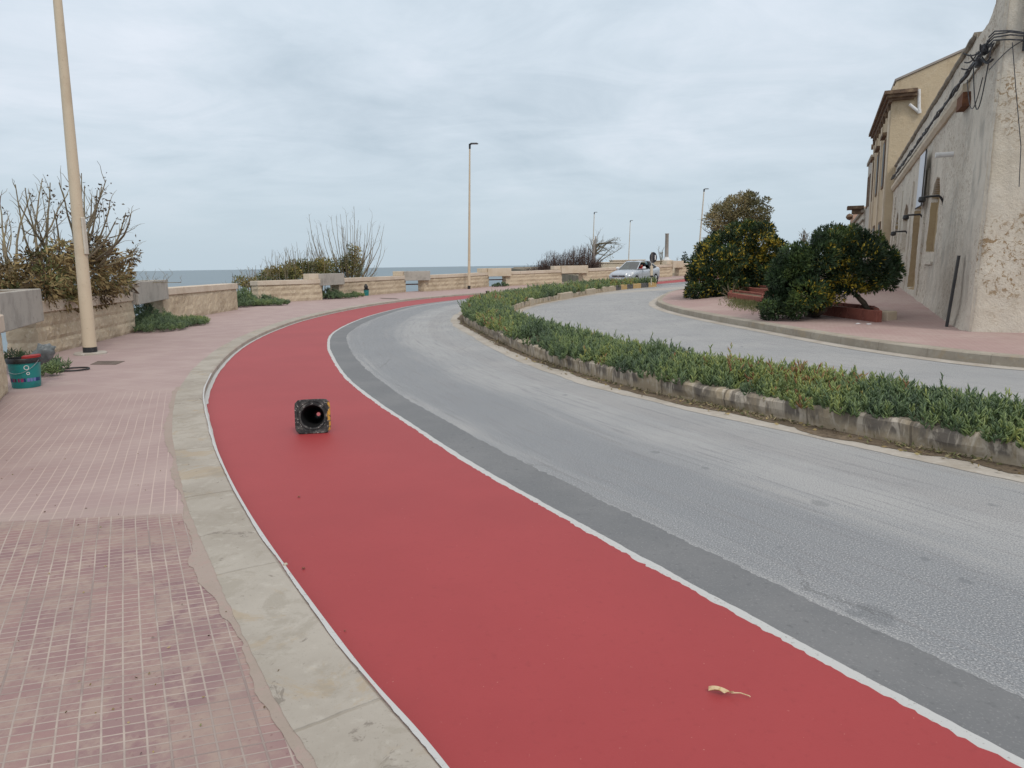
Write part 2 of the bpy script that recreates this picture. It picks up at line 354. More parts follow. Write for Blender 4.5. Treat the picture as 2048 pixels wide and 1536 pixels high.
    wn3 = t.n('ShaderNodeTexWhiteNoise', noise_dimensions='2D'); t.l(cell3.outputs[0], wn3.inputs[0])
    mid = t.mix(t.math('MULTIPLY', t.math('MAXIMUM', gu2, t.math('MULTIPLY', gv2, .6)), t.rng(wn3.outputs[0], .05, .8, .3, .9)), far, (.52, .415, .37))
    fr = t.mix(t.math('MULTIPLY', t.math('MAXIMUM', gu3, gv3), .38), far, (.53, .43, .40))
    z3 = t.rng(t.math('ADD', Y, t.math('MULTIPLY', X, -.15)), 9.2, 9.25)
    f2 = t.mix(z3, mid, fr)
    c = t.mix(near, f2, nearc)
    # cement smear where the two pavings meet
    sm = t.math('MULTIPLY', t.rng(t.math('ABSOLUTE', t.math('SUBTRACT', t.math('ADD', t.math('ADD', Y, t.math('MULTIPLY', X, -.10)), t.math('MULTIPLY', n1, .5)), 4.62)), .05, .16, 1, 0), t.rng(n2, .3, .5))
    c = t.mix(t.math('MULTIPLY', sm, .35), c, (.38, .31, .275))
    h = t.math('MULTIPLY', gr, near)
    return t.done(c, .85, t.bump(t.math('SUBTRACT', t.math('MULTIPLY', n3, .5), h), .45, .004), .3)
M['tiles'] = tile_mat()
def tile2_mat():
    t = NT('plaza_tiles'); n1 = t.noise(.6, 5, .62); n2 = t.noise(5, 6, .7)
    c = t.mix(t.rng(n1, .35, .68), (.37, .25, .235), (.43, .325, .295)); c = t.mix(t.math('MULTIPLY', t.rng(n2, .45, .7), .7), c, (.335, .235, .215))
    br = t.n('ShaderNodeTexBrick'); br.inputs['Scale'].default_value = 4; br.inputs['Mortar Size'].default_value = .03; t.l(t.mapping(t.co(), rot=(0, 0, R(-23))), br.inputs[0])
    c = t.mix(t.math('MULTIPLY', br.outputs['Fac'], .3), c, (.5, .42, .38))
    return t.done(c, .88, t.bump(n2, .3, .004))
M['tiles2'] = tile2_mat()
def kerb_mat(name, c1, c2, c3, joint, uvs=1.0):
    t = NT(name); uv = t.co('UV'); u = t.sep(uv)[0]
    n1 = t.noise(1.6, 5, .6); n2 = t.noise(13, 6, .68); n3 = t.noise(80, 3, .6)
    c = t.mix(t.rng(n1, .36, .66), c1, c2); c = t.mix(t.math('MULTIPLY', t.rng(n2, .52, .74), .65), c, c3); c = t.mix(t.math('MULTIPLY', t.rng(n3, .6, .75), .4), c, (.2, .18, .15))
    nA = t.noise(2.6, 6, .7, dist=.7); nB = t.noise(5.5, 7, .72, dist=1.2); c = t.mix(t.math('MULTIPLY', t.rng(nA, .55, .64), .55), c, (.37, .29, .195))
    nC = t.noise(4.2, 8, .75, dist=.5); c = t.mix(t.math('MULTIPLY', t.rng(nC, .50, .60), .5), c, (.29, .26, .215)); c = t.mix(t.math('MULTIPLY', t.rng(nB, .61, .66), .75), c, (.20, .175, .15))
    f = t.math('ABSOLUTE', t.math('SUBTRACT', t.math('FRACT', t.math('ADD', t.math('DIVIDE', u, joint), t.math('MULTIPLY', n2, .012))), .5))
    j = t.rng(f, .5-.011/joint, .5-.004/joint)
    c = t.mix(t.math('MULTIPLY', j, t.rng(n1, .35, .6, .1, .75)), c, (.24, .21, .17))
    return t.done(c, .9, t.bump(t.math('SUBTRACT', n2, j), .5, .006))
M['kerb'] = kerb_mat('kerb_limestone', (.405, .372, .325), (.335, .302, .26), (.47, .44, .39), 1.35)
M['kerb2'] = kerb_mat('kerb_concrete', (.40, .36, .30), (.32, .28, .23), (.47, .43, .36), 1.0)
def mediankerb_mat():
    t = NT('median_kerb_stained'); uv = t.co('UV'); s = t.sep(uv); u, v = s[0], s[1]
    n1 = t.noise(1, 6, .62, t.mapping(uv, (2.6, .9, 1)), .6); n2 = t.noise(11, 6, .68); n0 = t.noise(.5, 3)
    n4 = t.noise(1, 5, .65, t.mapping(uv, (9, 2.5, 1)), 1.2)
    c = t.mix(t.rng(n2, .42, .7), (.36, .295, .21), (.47, .41, .32))
    c = t.mix(t.math('MULTIPLY', t.rng(n1, .44, .60), t.rng(v, .02, .1)), c, (.16, .14, .12))
    c = t.mix(t.math('MULTIPLY', t.rng(n4, .47, .62), .85), c, (.54, .48, .40))
    c = t.mix(t.math('MULTIPLY', t.rng(v, .09, .0), .6), c, (.36, .28, .19))
    f = t.math('ABSOLUTE', t.math('SUBTRACT', t.math('FRACT', t.math('DIVIDE', u, .98)), .5))
    j = t.rng(f, .486, .495); c = t.mix(t.math('MULTIPLY', j, .6), c, (.09, .075, .06))
    return t.done(c, .92, t.bump(t.math('SUBTRACT', n2, j), .7, .01))
M['mkerb'] = mediankerb_mat()
def plaster(name, c1, c2, c3, stain, scale=1.0, vstreak=True, holes=None):
    t = NT(name); ob = t.co(); n1 = t.noise(.45*scale, 5, .6); n2 = t.noise(5*scale, 7, .7); n3 = t.noise(30, 6, .7)
    c = t.mix(t.rng(n1, .36, .66), c1, c2); c = t.mix(t.math('MULTIPLY', t.rng(n2, .5, .72), .65), c, c3)
    if vstreak:
        n4 = t.noise(1, 8, .7, t.mapping(ob, (1.3, 1.3, .45)), .8); c = t.mix(t.math('MULTIPLY', t.rng(n4, .50, .68), .75), c, stain)
    if holes:
        nb = t.noise(.55, 3, .5, t.mapping(ob, (1, 1, 1), loc=(3.1, 1.7, 5.3))); nh = t.noise(11, 5, .75, dist=.8)
        c = t.mix(t.math('MULTIPLY', t.rng(nb, .42, .56), t.rng(nh, .53, .58)), c, holes)
    nb2 = t.bump(n3, .9, .02, t.bump(n2, .7, .05))
    return t.done(c, .95, nb2, .15)
M['plaster_side'] = plaster('old_grey_plaster', (.68, .625, .54), (.58, .53, .455), (.74, .69, .61), (.40, .375, .335), holes=(.42, .35, .28))
M['plaster_front'] = plaster('old_cream_plaster', (.62, .555, .455), (.66, .61, .53), (.72, .67, .58), (.50, .44, .35), holes=(.33, .235, .14))
M['plaster_yellow'] = plaster('yellow_render', (.58, .475, .33), (.53, .43, .30), (.61, .52, .39), (.44, .345, .23))
M['plaster_white'] = plaster('pale_render', (.50, .47, .42), (.43, .40, .36), (.56, .53, .48), (.30, .28, .25))
M['plaster_pink'] = plaster('pink_render', (.52, .36, .27), (.45, .29, .22), (.56, .43, .34), (.32, .2, .15))
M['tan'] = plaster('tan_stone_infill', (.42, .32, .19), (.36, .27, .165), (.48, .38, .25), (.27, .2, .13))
M['old_moulding'] = layered('old_moulding', (.30, .26, .21), [(2.5, (.17, .145, .12), .42, .66), (14, (.40, .36, .30), .5, .72)], .95, (24, .8, .02))
M['brown_moulding'] = layered('brown_cornice', (.15, .10, .07), [(3, (.28, .20, .13), .48, .7), (14, (.08, .06, .045), .5, .72)], .9, (24, .6, .02))
M['banner'] = layered('pale_banner', (.66, .70, .76), [(2, (.60, .64, .70), .4, .7)], .6)
M['dark_sheet'] = layered('dark_grey_strip', (.045, .045, .047), [(3, (.075, .073, .07), .4, .7)], .7)
M['cable'] = layered('black_cable', (.05, .052, .058), [(20, (.12, .12, .13), .45, .7)], .6)
def sea_mat():
    t = NT('sea_water'); w = t.noise(1, 6, .6, t.mapping(t.co(), (.05, .16, 1))); w2 = t.noise(1, 4, .6, t.mapping(t.co(), (.006, .02, 1)))
    c = t.mix(t.rng(w2, .35, .7), (.115, .17, .205), (.14, .20, .235))
    return t.done(c, .42, t.bump(w, .55, .8), .5)
M['sea'] = sea_mat()
M['land'] = layered('coastal_ground', (.22, .18, .13), [(.3, (.15, .13, .09), .4, .7), (3, (.28, .24, .18), .5, .7)], .95, (8, .6, .05))
M['sign_back'] = layered('sign_back_grey', (.045, .045, .055), [(8, (.06, .06, .07), .4, .7)], .5)
M['column'] = layered('column_stone', (.36, .32, .29), [(1.5, (.29, .26, .235), .4, .7)], .9, (20, .5, .01))
M['iron'] = layered('cast_iron_cover', (.16, .125, .105), [(8, (.10, .08, .07), .4, .7), (50, (.22, .18, .15), .55, .7)], .85, (60, .6, .003))
def cone_mat():
    t = NT('worn_cone_base'); n1 = t.noise(16, 6, .7); n2 = t.noise(34, 5, .7)
    x = t.sep(t.co())[0]
    c = t.mix(t.rng(n1, .42, .62), (.025, .026, .027), (.085, .085, .08)); c = t.mix(t.rng(n2, .59, .64), c, (.36, .345, .32))
    c = t.mix(t.math('MULTIPLY', t.rng(t.math('ADD', x, t.math('MULTIPLY', n1, .07)), .165, .18), t.rng(t.noise(20, 3), .42, .52)), c, (.55, .30, .05))
    return t.done(c, .7, t.bump(n2, .4, .004))
M['cone'] = cone_mat()
M['cone_in'] = layered('cone_inside', (.012, .012, .013), [(8, (.02, .02, .02), .5, .7)], .8)
M['stripe_black'] = layered('kerb_black_paint', (.10, .10, .105), [(9, (.2, .19, .18), .5, .7)], .85, (40, .4, .005))
M['stripe_yellow'] = layered('kerb_yellow_paint', (.50, .34, .15), [(9, (.42, .34, .24), .45, .7)], .85, (40, .4, .005))
M['kerb_plain'] = layered('kerb_stone_plain', (.46, .40, .32), [(5, (.38, .32, .25), .45, .7)], .9, (40, .4, .005))
M['bag'] = layered('grey_bag_film', (.12, .135, .14), [(9, (.22, .24, .25), .45, .7)], .4, spec=.5)

# ------------------------------------------------------------------ curves of the road plan (metres, camera foot at origin)
K = [(4.2, -6), (2.6, -3.2), (1.3, -.9), (.45, .75), (-.21, 1.88), (-.64, 2.53), (-1.55, 4.07), (-2.35, 5.6), (-3.15, 7.31), (-3.62, 8.4), (-4.01, 9.5), (-4.45, 10.9), (-4.98, 12.9), (-5.45, 15.2), (-5.80, 17.84), (-6.02, 21.2), (-5.85, 25.54), (-5.2, 30), (-4.01, 34.15), (-1.63, 38.85), (2.37, 43.92), (7, 48.5), (11.5, 53), (16, 57.2), (24, 63), (40, 72), (80, 88)]
WL = [(6.6, -6), (4.7, -3.1), (2.9, -.3), (2.1, 1.0), (1.53, 1.97), (1.24, 2.48), (.69, 3.49), (.2, 4.42), (-.29, 5.37), (-.95, 6.8), (-1.57, 8.18), (-2.3, 10.0), (-3.02, 12.25), (-3.6, 14.3), (-4.12, 16.8), (-4.38, 19.9), (-4.38, 23.3), (-4.0, 27.6), (-3.3, 30.4), (-2.29, 33.1), (-.35, 37.6), (3.5, 42.7), (8.2, 47.3), (12.7, 51.8), (17.2, 56), (25, 61.6), (41, 70.4), (80.6, 86)]
MF = [(6.4, 2.0), (5.1, 3.4), (4.25, 4.4), (3.7, 5.07), (3.22, 5.75), (2.68, 6.66), (1.98, 7.8), (1.22, 9.31), (.42, 11.7), (-.18, 14.2), (-.68, 16.6), (-1.15, 18.9), (-1.36, 21), (-1.36, 23.3), (-1.15, 25.8), (-.45, 29.5), (.9, 33.5), (2.6, 37.8), (5.0, 42.0), (7.2, 44.6), (9.1, 46.5)]
MK = [(7.4, 2.9), (6.0, 4.3), (5.0, 5.25), (4.35, 6.05), (3.8, 6.9), (3.1, 8.15), (2.35, 9.75), (1.65, 11.6), (1.0, 13.6), (.45, 16.2), (.05, 18.6), (-.1, 21), (-.02, 23.2), (.63, 26.83), (1.82, 30.67), (3.44, 35.18), (5.0, 39.6), (6.91, 43.4), (9.2, 46.1)]
RK = [(20, 3.5), (13, 6.0), (9.6, 7.9), (8.1, 8.9), (7.05, 9.95), (6.54, 10.9), (6.02, 12.83), (5.55, 16.5), (5.2, 19.8), (5.08, 23.1), (5.35, 26.6), (6.19, 30.22), (7.91, 36.0), (9.6, 39.4), (13, 44), (19, 50), (30, 58), (50, 68), (90, 82)]
WALL = [(-3.9, 4.5), (-5.3, 7.2), (-6.2, 8.85), (-7.05, 10.5), (-8.0, 12.2), (-8.52, 14.6), (-8.95, 17.2), (-9.4, 19.8), (-9.75, 22.6), (-10.0, 26.0), (-10.3, 30.2), (-9.5, 32.0), (-8.45, 34.4), (-7.3, 38.0), (-5.9, 41.2), (-4.4, 43.5), (-1.55, 46.9), (.2, 48.5), (3.6, 51.2), (5.3, 52.3), (8.5, 54.3), (11.4, 56.2), (13.6, 57.4), (18, 60), (26, 65)]
def catmull(pts, step):
    P_ = [Vector(p) for p in pts]; P_ = [P_[0]*2-P_[1]]+P_+[P_[-1]*2-P_[-2]]; o = []
    for i in range(1, len(P_)-2):
        a, b, c, d = P_[i-1:i+3]; n = max(1, int((c-b).length/step))
        for k in range(n):
            t = k/n; o.append(.5*((2*b)+(c-a)*t+(2*a-5*b+4*c-d)*t*t+(3*b-a-3*c+d)*t**3))
    o.append(P_[-2]); return o
def resample(pts, stepf):
    # dense catmull then re-pick with a step that grows with distance from the camera
    D = catmull(pts, .02); o = [D[0]]; acc = 0
    for a, b in zip(D, D[1:]):
        acc += (b-a).length
        if acc >= stepf(b.length): o.append(b); acc = 0
    o.append(D[-1]); return o
def normals(c):
    o = []
    for i in range(len(c)):
        t = (c[min(i+1, len(c)-1)]-c[max(i-1, 0)]).normalized(); o.append(Vector((t.y, -t.x)))   # points to the right of travel
    return o
def arclen(c):
    s = [0]
    for a, b in zip(c, c[1:]): s.append(s[-1]+(b-a).length)
    return s
def xs_at(curve):
    D = catmull(curve, .05); ys = np.array([p.y for p in D]); xs = np.array([p.x for p in D])
    return lambda y: float(np.interp(y, ys, xs))
fK, fWL, fMF, fMK, fRK, fWALL = map(xs_at, (K, WL, MF, MK, RK, WALL))
def rk_dist_arr():
    D = catmull(RK, .3); return np.array([[p.x, p.y] for p in D])
RKD = rk_dist_arr()
def zp(x, y):    # plaza level right of the road: rises gently towards the buildings
    d = math.sqrt(((RKD-np.array([x, y]))**2).sum(1).min()); k = min(1, d/5); k = k*k*(3-2*k)
    return .15+zt(y)+.034*max(0, min(y, 60)-15)*k*(1 if x > fRK(min(max(y, 3.5), 82)) else 0)
def GP(px, py):  # point of the plaza seen at a pixel
    d = ray(px, py)
    for i in range(300, 9000):
        Y = i*.01; z = CZ+d.z*Y/d.y; x = d.x*Y/d.y
        if i % 5 == 0 and z <= zp(x, Y): return Vector((x, Y, z))
    return Vector((x, Y, z))
def struct(o): o['kind'] = 'structure'; return o
def sweep(name, curve, prof, mats, zf, kind=True, closed_ends=False):
    """prof: list of (lateral offset to the right, height); zf(x,y) base level"""
    ns = normals(curve); L = arclen(curve); n = len(prof)
    V = []; UV = []
    pl = [0]
    ev = [(p[0](0) if callable(p[0]) else p[0], p[1]) for p in prof]
    for a, b in zip(ev, ev[1:]): pl.append(pl[-1]+math.hypot(b[0]-a[0], b[1]-a[1]))
    for i, c in enumerate(curve):
        z0 = zf(c.x, c.y)
        for (o, h) in prof:
            q = c+ns[i]*(o(i) if callable(o) else o); V.append((q.x, q.y, z0+h))
    F = []; 
    for i in range(len(curve)-1):
        for j in range(n-1):
            a = i*n+j; F.append((a, a+n, a+n+1, a+1))
    me = bpy.data.meshes.new(name); me.from_pydata(V, [], F); me.update()
    uvl = me.uv_layers.new(name='UVMap')
    idx = np.zeros(len(me.loops), np.int32); me.loops.foreach_get('vertex_index', idx)
    hh = np.array([p[1] for p in prof]) if any(abs(p[1]-prof[0][1]) > 1e-6 for p in prof) else np.array(pl)
    uv = np.stack([np.array(L)[idx//n], hh[idx % n]], 1).astype(np.float32); uvl.data.foreach_set('uv', uv.ravel())
    o = link(name, me, mats); return o
flat = lambda x, y: zt(y)
near = lambda d: max(.025, .008*d)

# ---- road sheet (rows of constant y, so the slope is exact), with lane coordinates as UV
wlD = np.array([[p.x, p.y] for p in catmull(WL, .15)]); wlS = np.concatenate([[0], np.cumsum(np.hypot(*(wlD[1:]-wlD[:-1]).T))])
def lane_uv(pts):
    pts = np.asarray(pts); o = np.zeros((len(pts), 2))
    T = np.gradient(wlD, axis=0)
    for k in range(0, len(pts), 4000):
        p = pts[k:k+4000]; d = ((p[:, None, :]-wlD[None])**2).sum(2); i = d.argmin(1)
        w = p-wlD[i]; sgn = np.sign(w[:, 0]*T[i, 1]-w[:, 1]*T[i, 0]); o[k:k+4000, 0] = wlS[i]; o[k:k+4000, 1] = np.sqrt(d.min(1))*sgn
    return o
ys = np.concatenate([np.arange(-6, 26, .2), np.arange(26, 90, .5)])
V = []; nx = 90
for y in ys:
    x0 = fK(y)-.12; x1 = max(fRK(max(y, 3.5))+1.5, 9) if y < 82 else 92
    if y < 8: x1 = 24
    for k in range(nx):
        x = x0+(x1-x0)*(k/(nx-1)); V.append((x, y, zt(y)))
F = [(i*nx+j, i*nx+j+1, (i+1)*nx+j+1, (i+1)*nx+j) for i in range(len(ys)-1) for j in range(nx-1)]
me = bpy.data.meshes.new('road'); me.from_pydata(V, [], F); me.update()
uvl = me.uv_layers.new(name='UVMap'); idx = np.zeros(len(me.loops), np.int32); me.loops.foreach_get('vertex_index', idx)
uvl.data.foreach_set('uv', lane_uv(np.array(V)[:, :2])[idx].astype(np.float32).ravel())
struct(link('road', me, M['road'], smooth=True))

# ---- the left side: bike lane, lines, kerb, sidewalk
def rag(amp, fr, seed):
    return lambda c, i: amp*mnoise.noise(Vector((c.x*fr, c.y*fr, seed)))+amp*.7*mnoise.noise(Vector((c.x*fr*4, c.y*fr*4, seed+3)))
cw = resample(WL, lambda d: max(.012, .004*d)); nw = normals(cw)
r0_ = rag(.007, 3, 1.3); r9_ = rag(.009, 34, 2.3); r1 = lambda c, i: r0_(c, i)+r9_(c, i)+random.uniform(-.005, .005); r2 = rag(.006, 6, 7.7)
def ribbon(name, curve, left, right, z, mat):
    ns = normals(curve); V = []; n = len(curve)
    for i, c in enumerate(curve):
        for f in (left, right):
            q = c+ns[i]*(f(c, i) if callable(f) else f); V.append((q.x, q.y, zt(q.y)+z))
    me = bpy.data.meshes.new(name); me.from_pydata(V, [], [(2*i, 2*i+1, 2*i+3, 2*i+2) for i in range(n-1)]); me.update()
    return link(name, me, mat)
struct(ribbon('white_line', cw, -.10, lambda c, i: .005+r2(c, i), .004, M['line']))
struct(ribbon('fresh_asphalt_strip', [c for c in cw], .0, lambda c, i: (.35+.03*mnoise.noise(Vector((c.x*.7, c.y*.7, 4)))+.018*mnoise.noise(Vector((c.x*5, c.y*5, 9)))+.014*mnoise.noise(Vector((c.x*30, c.y*30, 9)))+random.uniform(-.006, .006))*min(1, max(.25, (34-c.y)/10)), .0025, M['patch']))
ysr = np.concatenate([np.arange(-5, 12, .02), np.arange(12, 30, .06), np.arange(30, 85, .15)])
V = []
kd = catmull(K, .05)
def edge_pts(curve, off, stepf, ragf):
    c = resample(curve, stepf); ns = normals(c); return [p+ns[i]*(off+ragf(p, i)) for i, p in enumerate(c)]
ck = resample(K, lambda d: max(.02, .006*d)); 
Bp = [c+nw[i]*(-.050+r1(c, i)) for i, c in enumerate(cw)]
knp = np.array([[p.x, p.y] for p in kd]); V = []; NM = 6; last = 0
for p in Bp:
    d = (knp[:, 0]-p.x)**2+(knp[:, 1]-p.y)**2; i = int(d.argmin()); i = max(i, last); last = i
    q = kd[i]
    for k in range(NM+1):
        w = Vector(q).lerp(p, k/NM); V.append((w.x, w.y, zt(w.y)+.008))
F = [(i*(NM+1)+j, i*(NM+1)+j+1, (i+1)*(NM+1)+j+1, (i+1)*(NM+1)+j) for i in range(len(Bp)-1) for j in range(NM)]
me = bpy.data.meshes.new('bike_lane'); me.from_pydata(V, [], F); me.update(); struct(link('bike_lane', me, M['red']))
ckk = resample(K, near)
jit = lambda s, a, f: (lambda i: a*mnoise.noise(Vector((ckk[i].x*f, ckk[i].y*f, s))))
struct(ribbon('kerb_white_line', ck, .0, lambda c, i: .028+.010*mnoise.noise(Vector((c.x*3, c.y*3, 2)))+(.02 if c.y > 8 else 0), .012, M['line']))
j1 = jit(5, .012, 3); j2 = jit(8, .016, 1.2)
KW = .30
struct(ribbon('kerb_edge_line', [c for c in ck if c.y < 10], lambda c, i: -.011-.010*max(-.6, mnoise.noise(Vector((c.x*2.3, c.y*2.3, 2))))-.003*mnoise.noise(Vector((c.x*40, c.y*40, 2))), .006, .0885, M['line']))
struct(sweep('kerb', ckk, [(lambda i: -KW+j2(i)+.007*mnoise.noise(Vector((ckk[i].x*14, ckk[i].y*14, 1))), .0835), (-.15, .086), (lambda i: -.02+j1(i)*.4, .085), (lambda i: 0.0+j1(i)*.3, .072), (0.002, -.02)], M['kerb'], flat))
def cem(c, i): return -KW-.015-max(0, .03+.07*mnoise.noise(Vector((c.x*1.2, c.y*1.2, 40)))+.025*mnoise.noise(Vector((c.x*6, c.y*6, 41)))+.012*mnoise.noise(Vector((c.x*30, c.y*30, 42))))
struct(ribbon('cement_smear', [c for c in ckk if c.y < 9], cem, lambda c, i: -KW+.03, .0822, M['cement']))
# sidewalk sheet between kerb and wall (extends under the wall)
V = []; nx = 30; ysd = np.concatenate([np.arange(-5.5, 46, .25), np.arange(46, 66, .25)])
for y in ysd:
    xk = fK(y)-.2; xw = min(fWALL(max(y, 4.5))-.9, xk-1) if y > 4.5 else -3.9-(4.5-y)*-.6-1.5
    if y <= 4.5: xw = -5.3-.0*y
    for k in range(nx):
        V.append((xw+(xk-xw)*k/(nx-1), y, zt(y)+.08))
F = [(i*nx+j, i*nx+j+1, (i+1)*nx+j+1, (i+1)*nx+j) for i in range(len(ysd)-1) for j in range(nx-1)]
me = bpy.data.meshes.new('sidewalk'); me.from_pydata(V, [], F); me.update(); struct(link('sidewalk', me, M['tiles']))

# ---- right kerb, gutter and plaza
crk = resample(RK, near)
struct(sweep('right_kerb', crk, [(.26, .152), (.03, .152), (.005, .135), (0, -.02)][::-1], M['kerb2'], flat))
struct(ribbon('right_gutter', resample(RK, lambda d: max(.05, .01*d)), lambda c, i: -.30+.02*mnoise.noise(Vector((c.x*2, c.y*2, 3))), .0, .005, M['gutter']))
V = []; F = []
offs = [.22, .6, 1, 1.6, 2.2, 3, 4, 5, 7, 10, 15, 25, 45]
V = []; ysp = np.arange(3.6, 80, .4); 
for y in ysp:
    x0 = fRK(y)+ (.2 if y > 12 else .3)
    for o in offs: x = x0+o-.22; V.append((x, y, zp(x, y)))
n = len(offs); F = [(i*n+j, i*n+j+1, (i+1)*n+j+1, (i+1)*n+j) for i in range(len(ysp)-1) for j in range(n-1)]
me = bpy.data.meshes.new('plaza_pavement'); me.from_pydata(V, [], F); me.update(); struct(link('plaza_pavement', me, M['tiles2'], smooth=True))

# ---- coastal land and sea
V = []; F = []; yl = [-60, -20, 0, 4]+list(range(6, 60, 2))+[60, 75, 100, 150, 220, 400]
for y in yl:
    if y < 4.5: xl = -6.5 if y > -5 else -6.5
    elif y < 58: xl = fWALL(y)-2.6-(1.2 if y > 40 else 0)
    else: xl = 10-(y-58)*.03
    zl = zt(max(y, 0))-.06
    if y >= 62: zl = zt(y)-.1
    V += [(xl-.6, y, -11), (xl, y, zl-.55), (xl+1.4, y, zl-.45), (xl+2.4, y, zl), (400, y, zl)]
F = [(i*5+j, i*5+j+1, (i+1)*5+j+1, (i+1)*5+j) for i in range(len(yl)-1) for j in range(4)]
me = bpy.data.meshes.new('ground'); me.from_pydata(V, [], F); me.update(); struct(link('ground', me, M['land']))
mb = MB(); mb.add([(-30000, -500, -10), (30000, -500, -10), (30000, 40000, -10), (-30000, 40000, -10)], [(0, 1, 2, 3)]); struct(obj('sea', mb, M['sea']))

# ------------------------------------------------------------------ foliage helpers (many real leaves in one mesh per crown)
def frames(D):
    D = D/np.linalg.norm(D, axis=1, keepdims=True); Rr = rng.normal(size=D.shape); Sd = np.cross(D, Rr); Sd /= np.linalg.norm(Sd, axis=1, keepdims=True)
    return D, Sd, np.cross(D, Sd)
def leafmesh(name, C, D, L, Wd, tint, mat, parent=None, kind='leaf'):
    N = len(C); D, S, U = frames(np.asarray(D, float)); L = np.broadcast_to(L, N)[:, None]; Wd = np.broadcast_to(Wd, N)[:, None]; C = np.asarray(C, float)
    if parent is not None: C = C-np.array(parent.location)
    if kind == 'leaf':
        V = np.stack([C, C+D*L*.5+S*Wd*.5+U*L*.08, C+D*L+U*L*-.05, C+D*L*.5-S*Wd*.5+U*L*.08], 1).reshape(-1, 3)
        b = (np.arange(N)*4)[:, None]; Fs = (b+np.array([[0, 1, 2, 3]])).ravel(); sizes = np.full(N, 4); k = 4
    else:   # fleshy three-sided finger
        r = Wd*.5; curve = U*L*.12
        ring = lambda c, q: [c+(S*math.cos(a)+U*math.sin(a))*r*q for a in (0, 2.1, 4.2)]
        V = np.stack(ring(C, .55)+ring(C+D*L*.5-curve, 1.0)+[C+D*L], 1).reshape(-1, 3); k = 7
        quads = np.array([0, 1, 4, 3, 1, 2, 5, 4, 2, 0, 3, 5]); tris = np.array([3, 4, 6, 4, 5, 6, 5, 3, 6])
        b = (np.arange(N)*7)[:, None]; Fs = np.concatenate([b+quads, b+tris], 1).ravel(); sizes = np.tile([4, 4, 4, 3, 3, 3], N)
    me = mesh_np(name, V, Fs, sizes)
    a = me.attributes.new('tint', 'FLOAT', 'POINT'); a.data.foreach_set('value', np.repeat(np.clip(tint, 0, 1), k).astype(np.float32))
    return link(name, me, mat, parent)
def lobes_from_px(lst, Y, dspread=.5, back=.8):
    o = []
    for (px, py, r) in lst:
        y = Y+random.uniform(-dspread, dspread); q = P(px, py, y); rr = r*y/FPX; o.append((q, rr))
        if back: q2 = P(px, py, y+back*random.uniform(.5, 1.2)); o.append((q2, rr*.85))
    return o
def crown(name, lobes, dens, ll, lw, tintf, mat, parent=None, shell=.55, up=.35, flat=.85, zmin=None):
    C = []; D = []
    for (c, r) in lobes:
        n = int(dens*r*r*12.6); u = rng.normal(size=(n, 3)); u /= np.linalg.norm(u, axis=1, keepdims=True)
        rad = r*(shell+(1.06-shell)*rng.random(n)**.6)
        p = np.array(c)+u*rad[:, None]*np.array([1, 1, flat]); C.append(p); D.append(u+rng.normal(size=(n, 3))*.45+np.array([0, 0, up]))
    C = np.concatenate(C); D = np.concatenate(D)
    if zmin is not None: k = C[:, 2] > zmin; C, D = C[k], D[k]
    n = len(C)
    return leafmesh(name, C, D, ll*rng.uniform(.7, 1.25, n), lw*rng.uniform(.75, 1.2, n), tintf(C), mat, parent)
def sprigs(lobes, k, r, up=.02):
    o = []
    for (c, R_) in random.choices(lobes, k=k):
        u = Vector((random.gauss(0, 1), random.gauss(0, 1), random.gauss(.25, 1))).normalized(); o.append((c+u*R_*1.02, r*random.uniform(.6, 1.3)))
    return o
def nz(C, f, seed): return np.array([mnoise.noise(Vector((c[0]*f, c[1]*f, c[2]*f+seed))) for c in C])
def arc(a, b, bend, n=6, wob=.03):
    a, b = Vector(a), Vector(b); L = (b-a).length; o = []
    w = Vector((random.uniform(-1, 1), random.uniform(-1, 1), 0))*wob*L
    for i in range(n+1):
        t = i/n; q = a.lerp(b, t)+Vector(bend)*math.sin(math.pi*t)*L+w*math.sin(2*math.pi*t); o.append(q)
    return o
def twigs(mb, pts, r0, r1, n_sub=0, sl=.3, rs=.004, sides=5, up=.6):
    k = len(pts); mb.tube(pts, [r0+(r1-r0)*i/(k-1) for i in range(k)], sides)
    for _ in range(n_sub):
        i = random.randint(1, k-2); t = random.random(); a = pts[i].lerp(pts[i+1], t)
        d = (pts[i+1]-pts[i]).normalized()+Vector((random.uniform(-1, 1), random.uniform(-1, 1), random.uniform(-.2, up))); d.normalize()
        L = sl*random.uniform(.4, 1.2); mb.tube(arc(a, a+d*L, (0, 0, .12), 3, .08), [rs, rs*.8, rs*.6, rs*.35], 3)

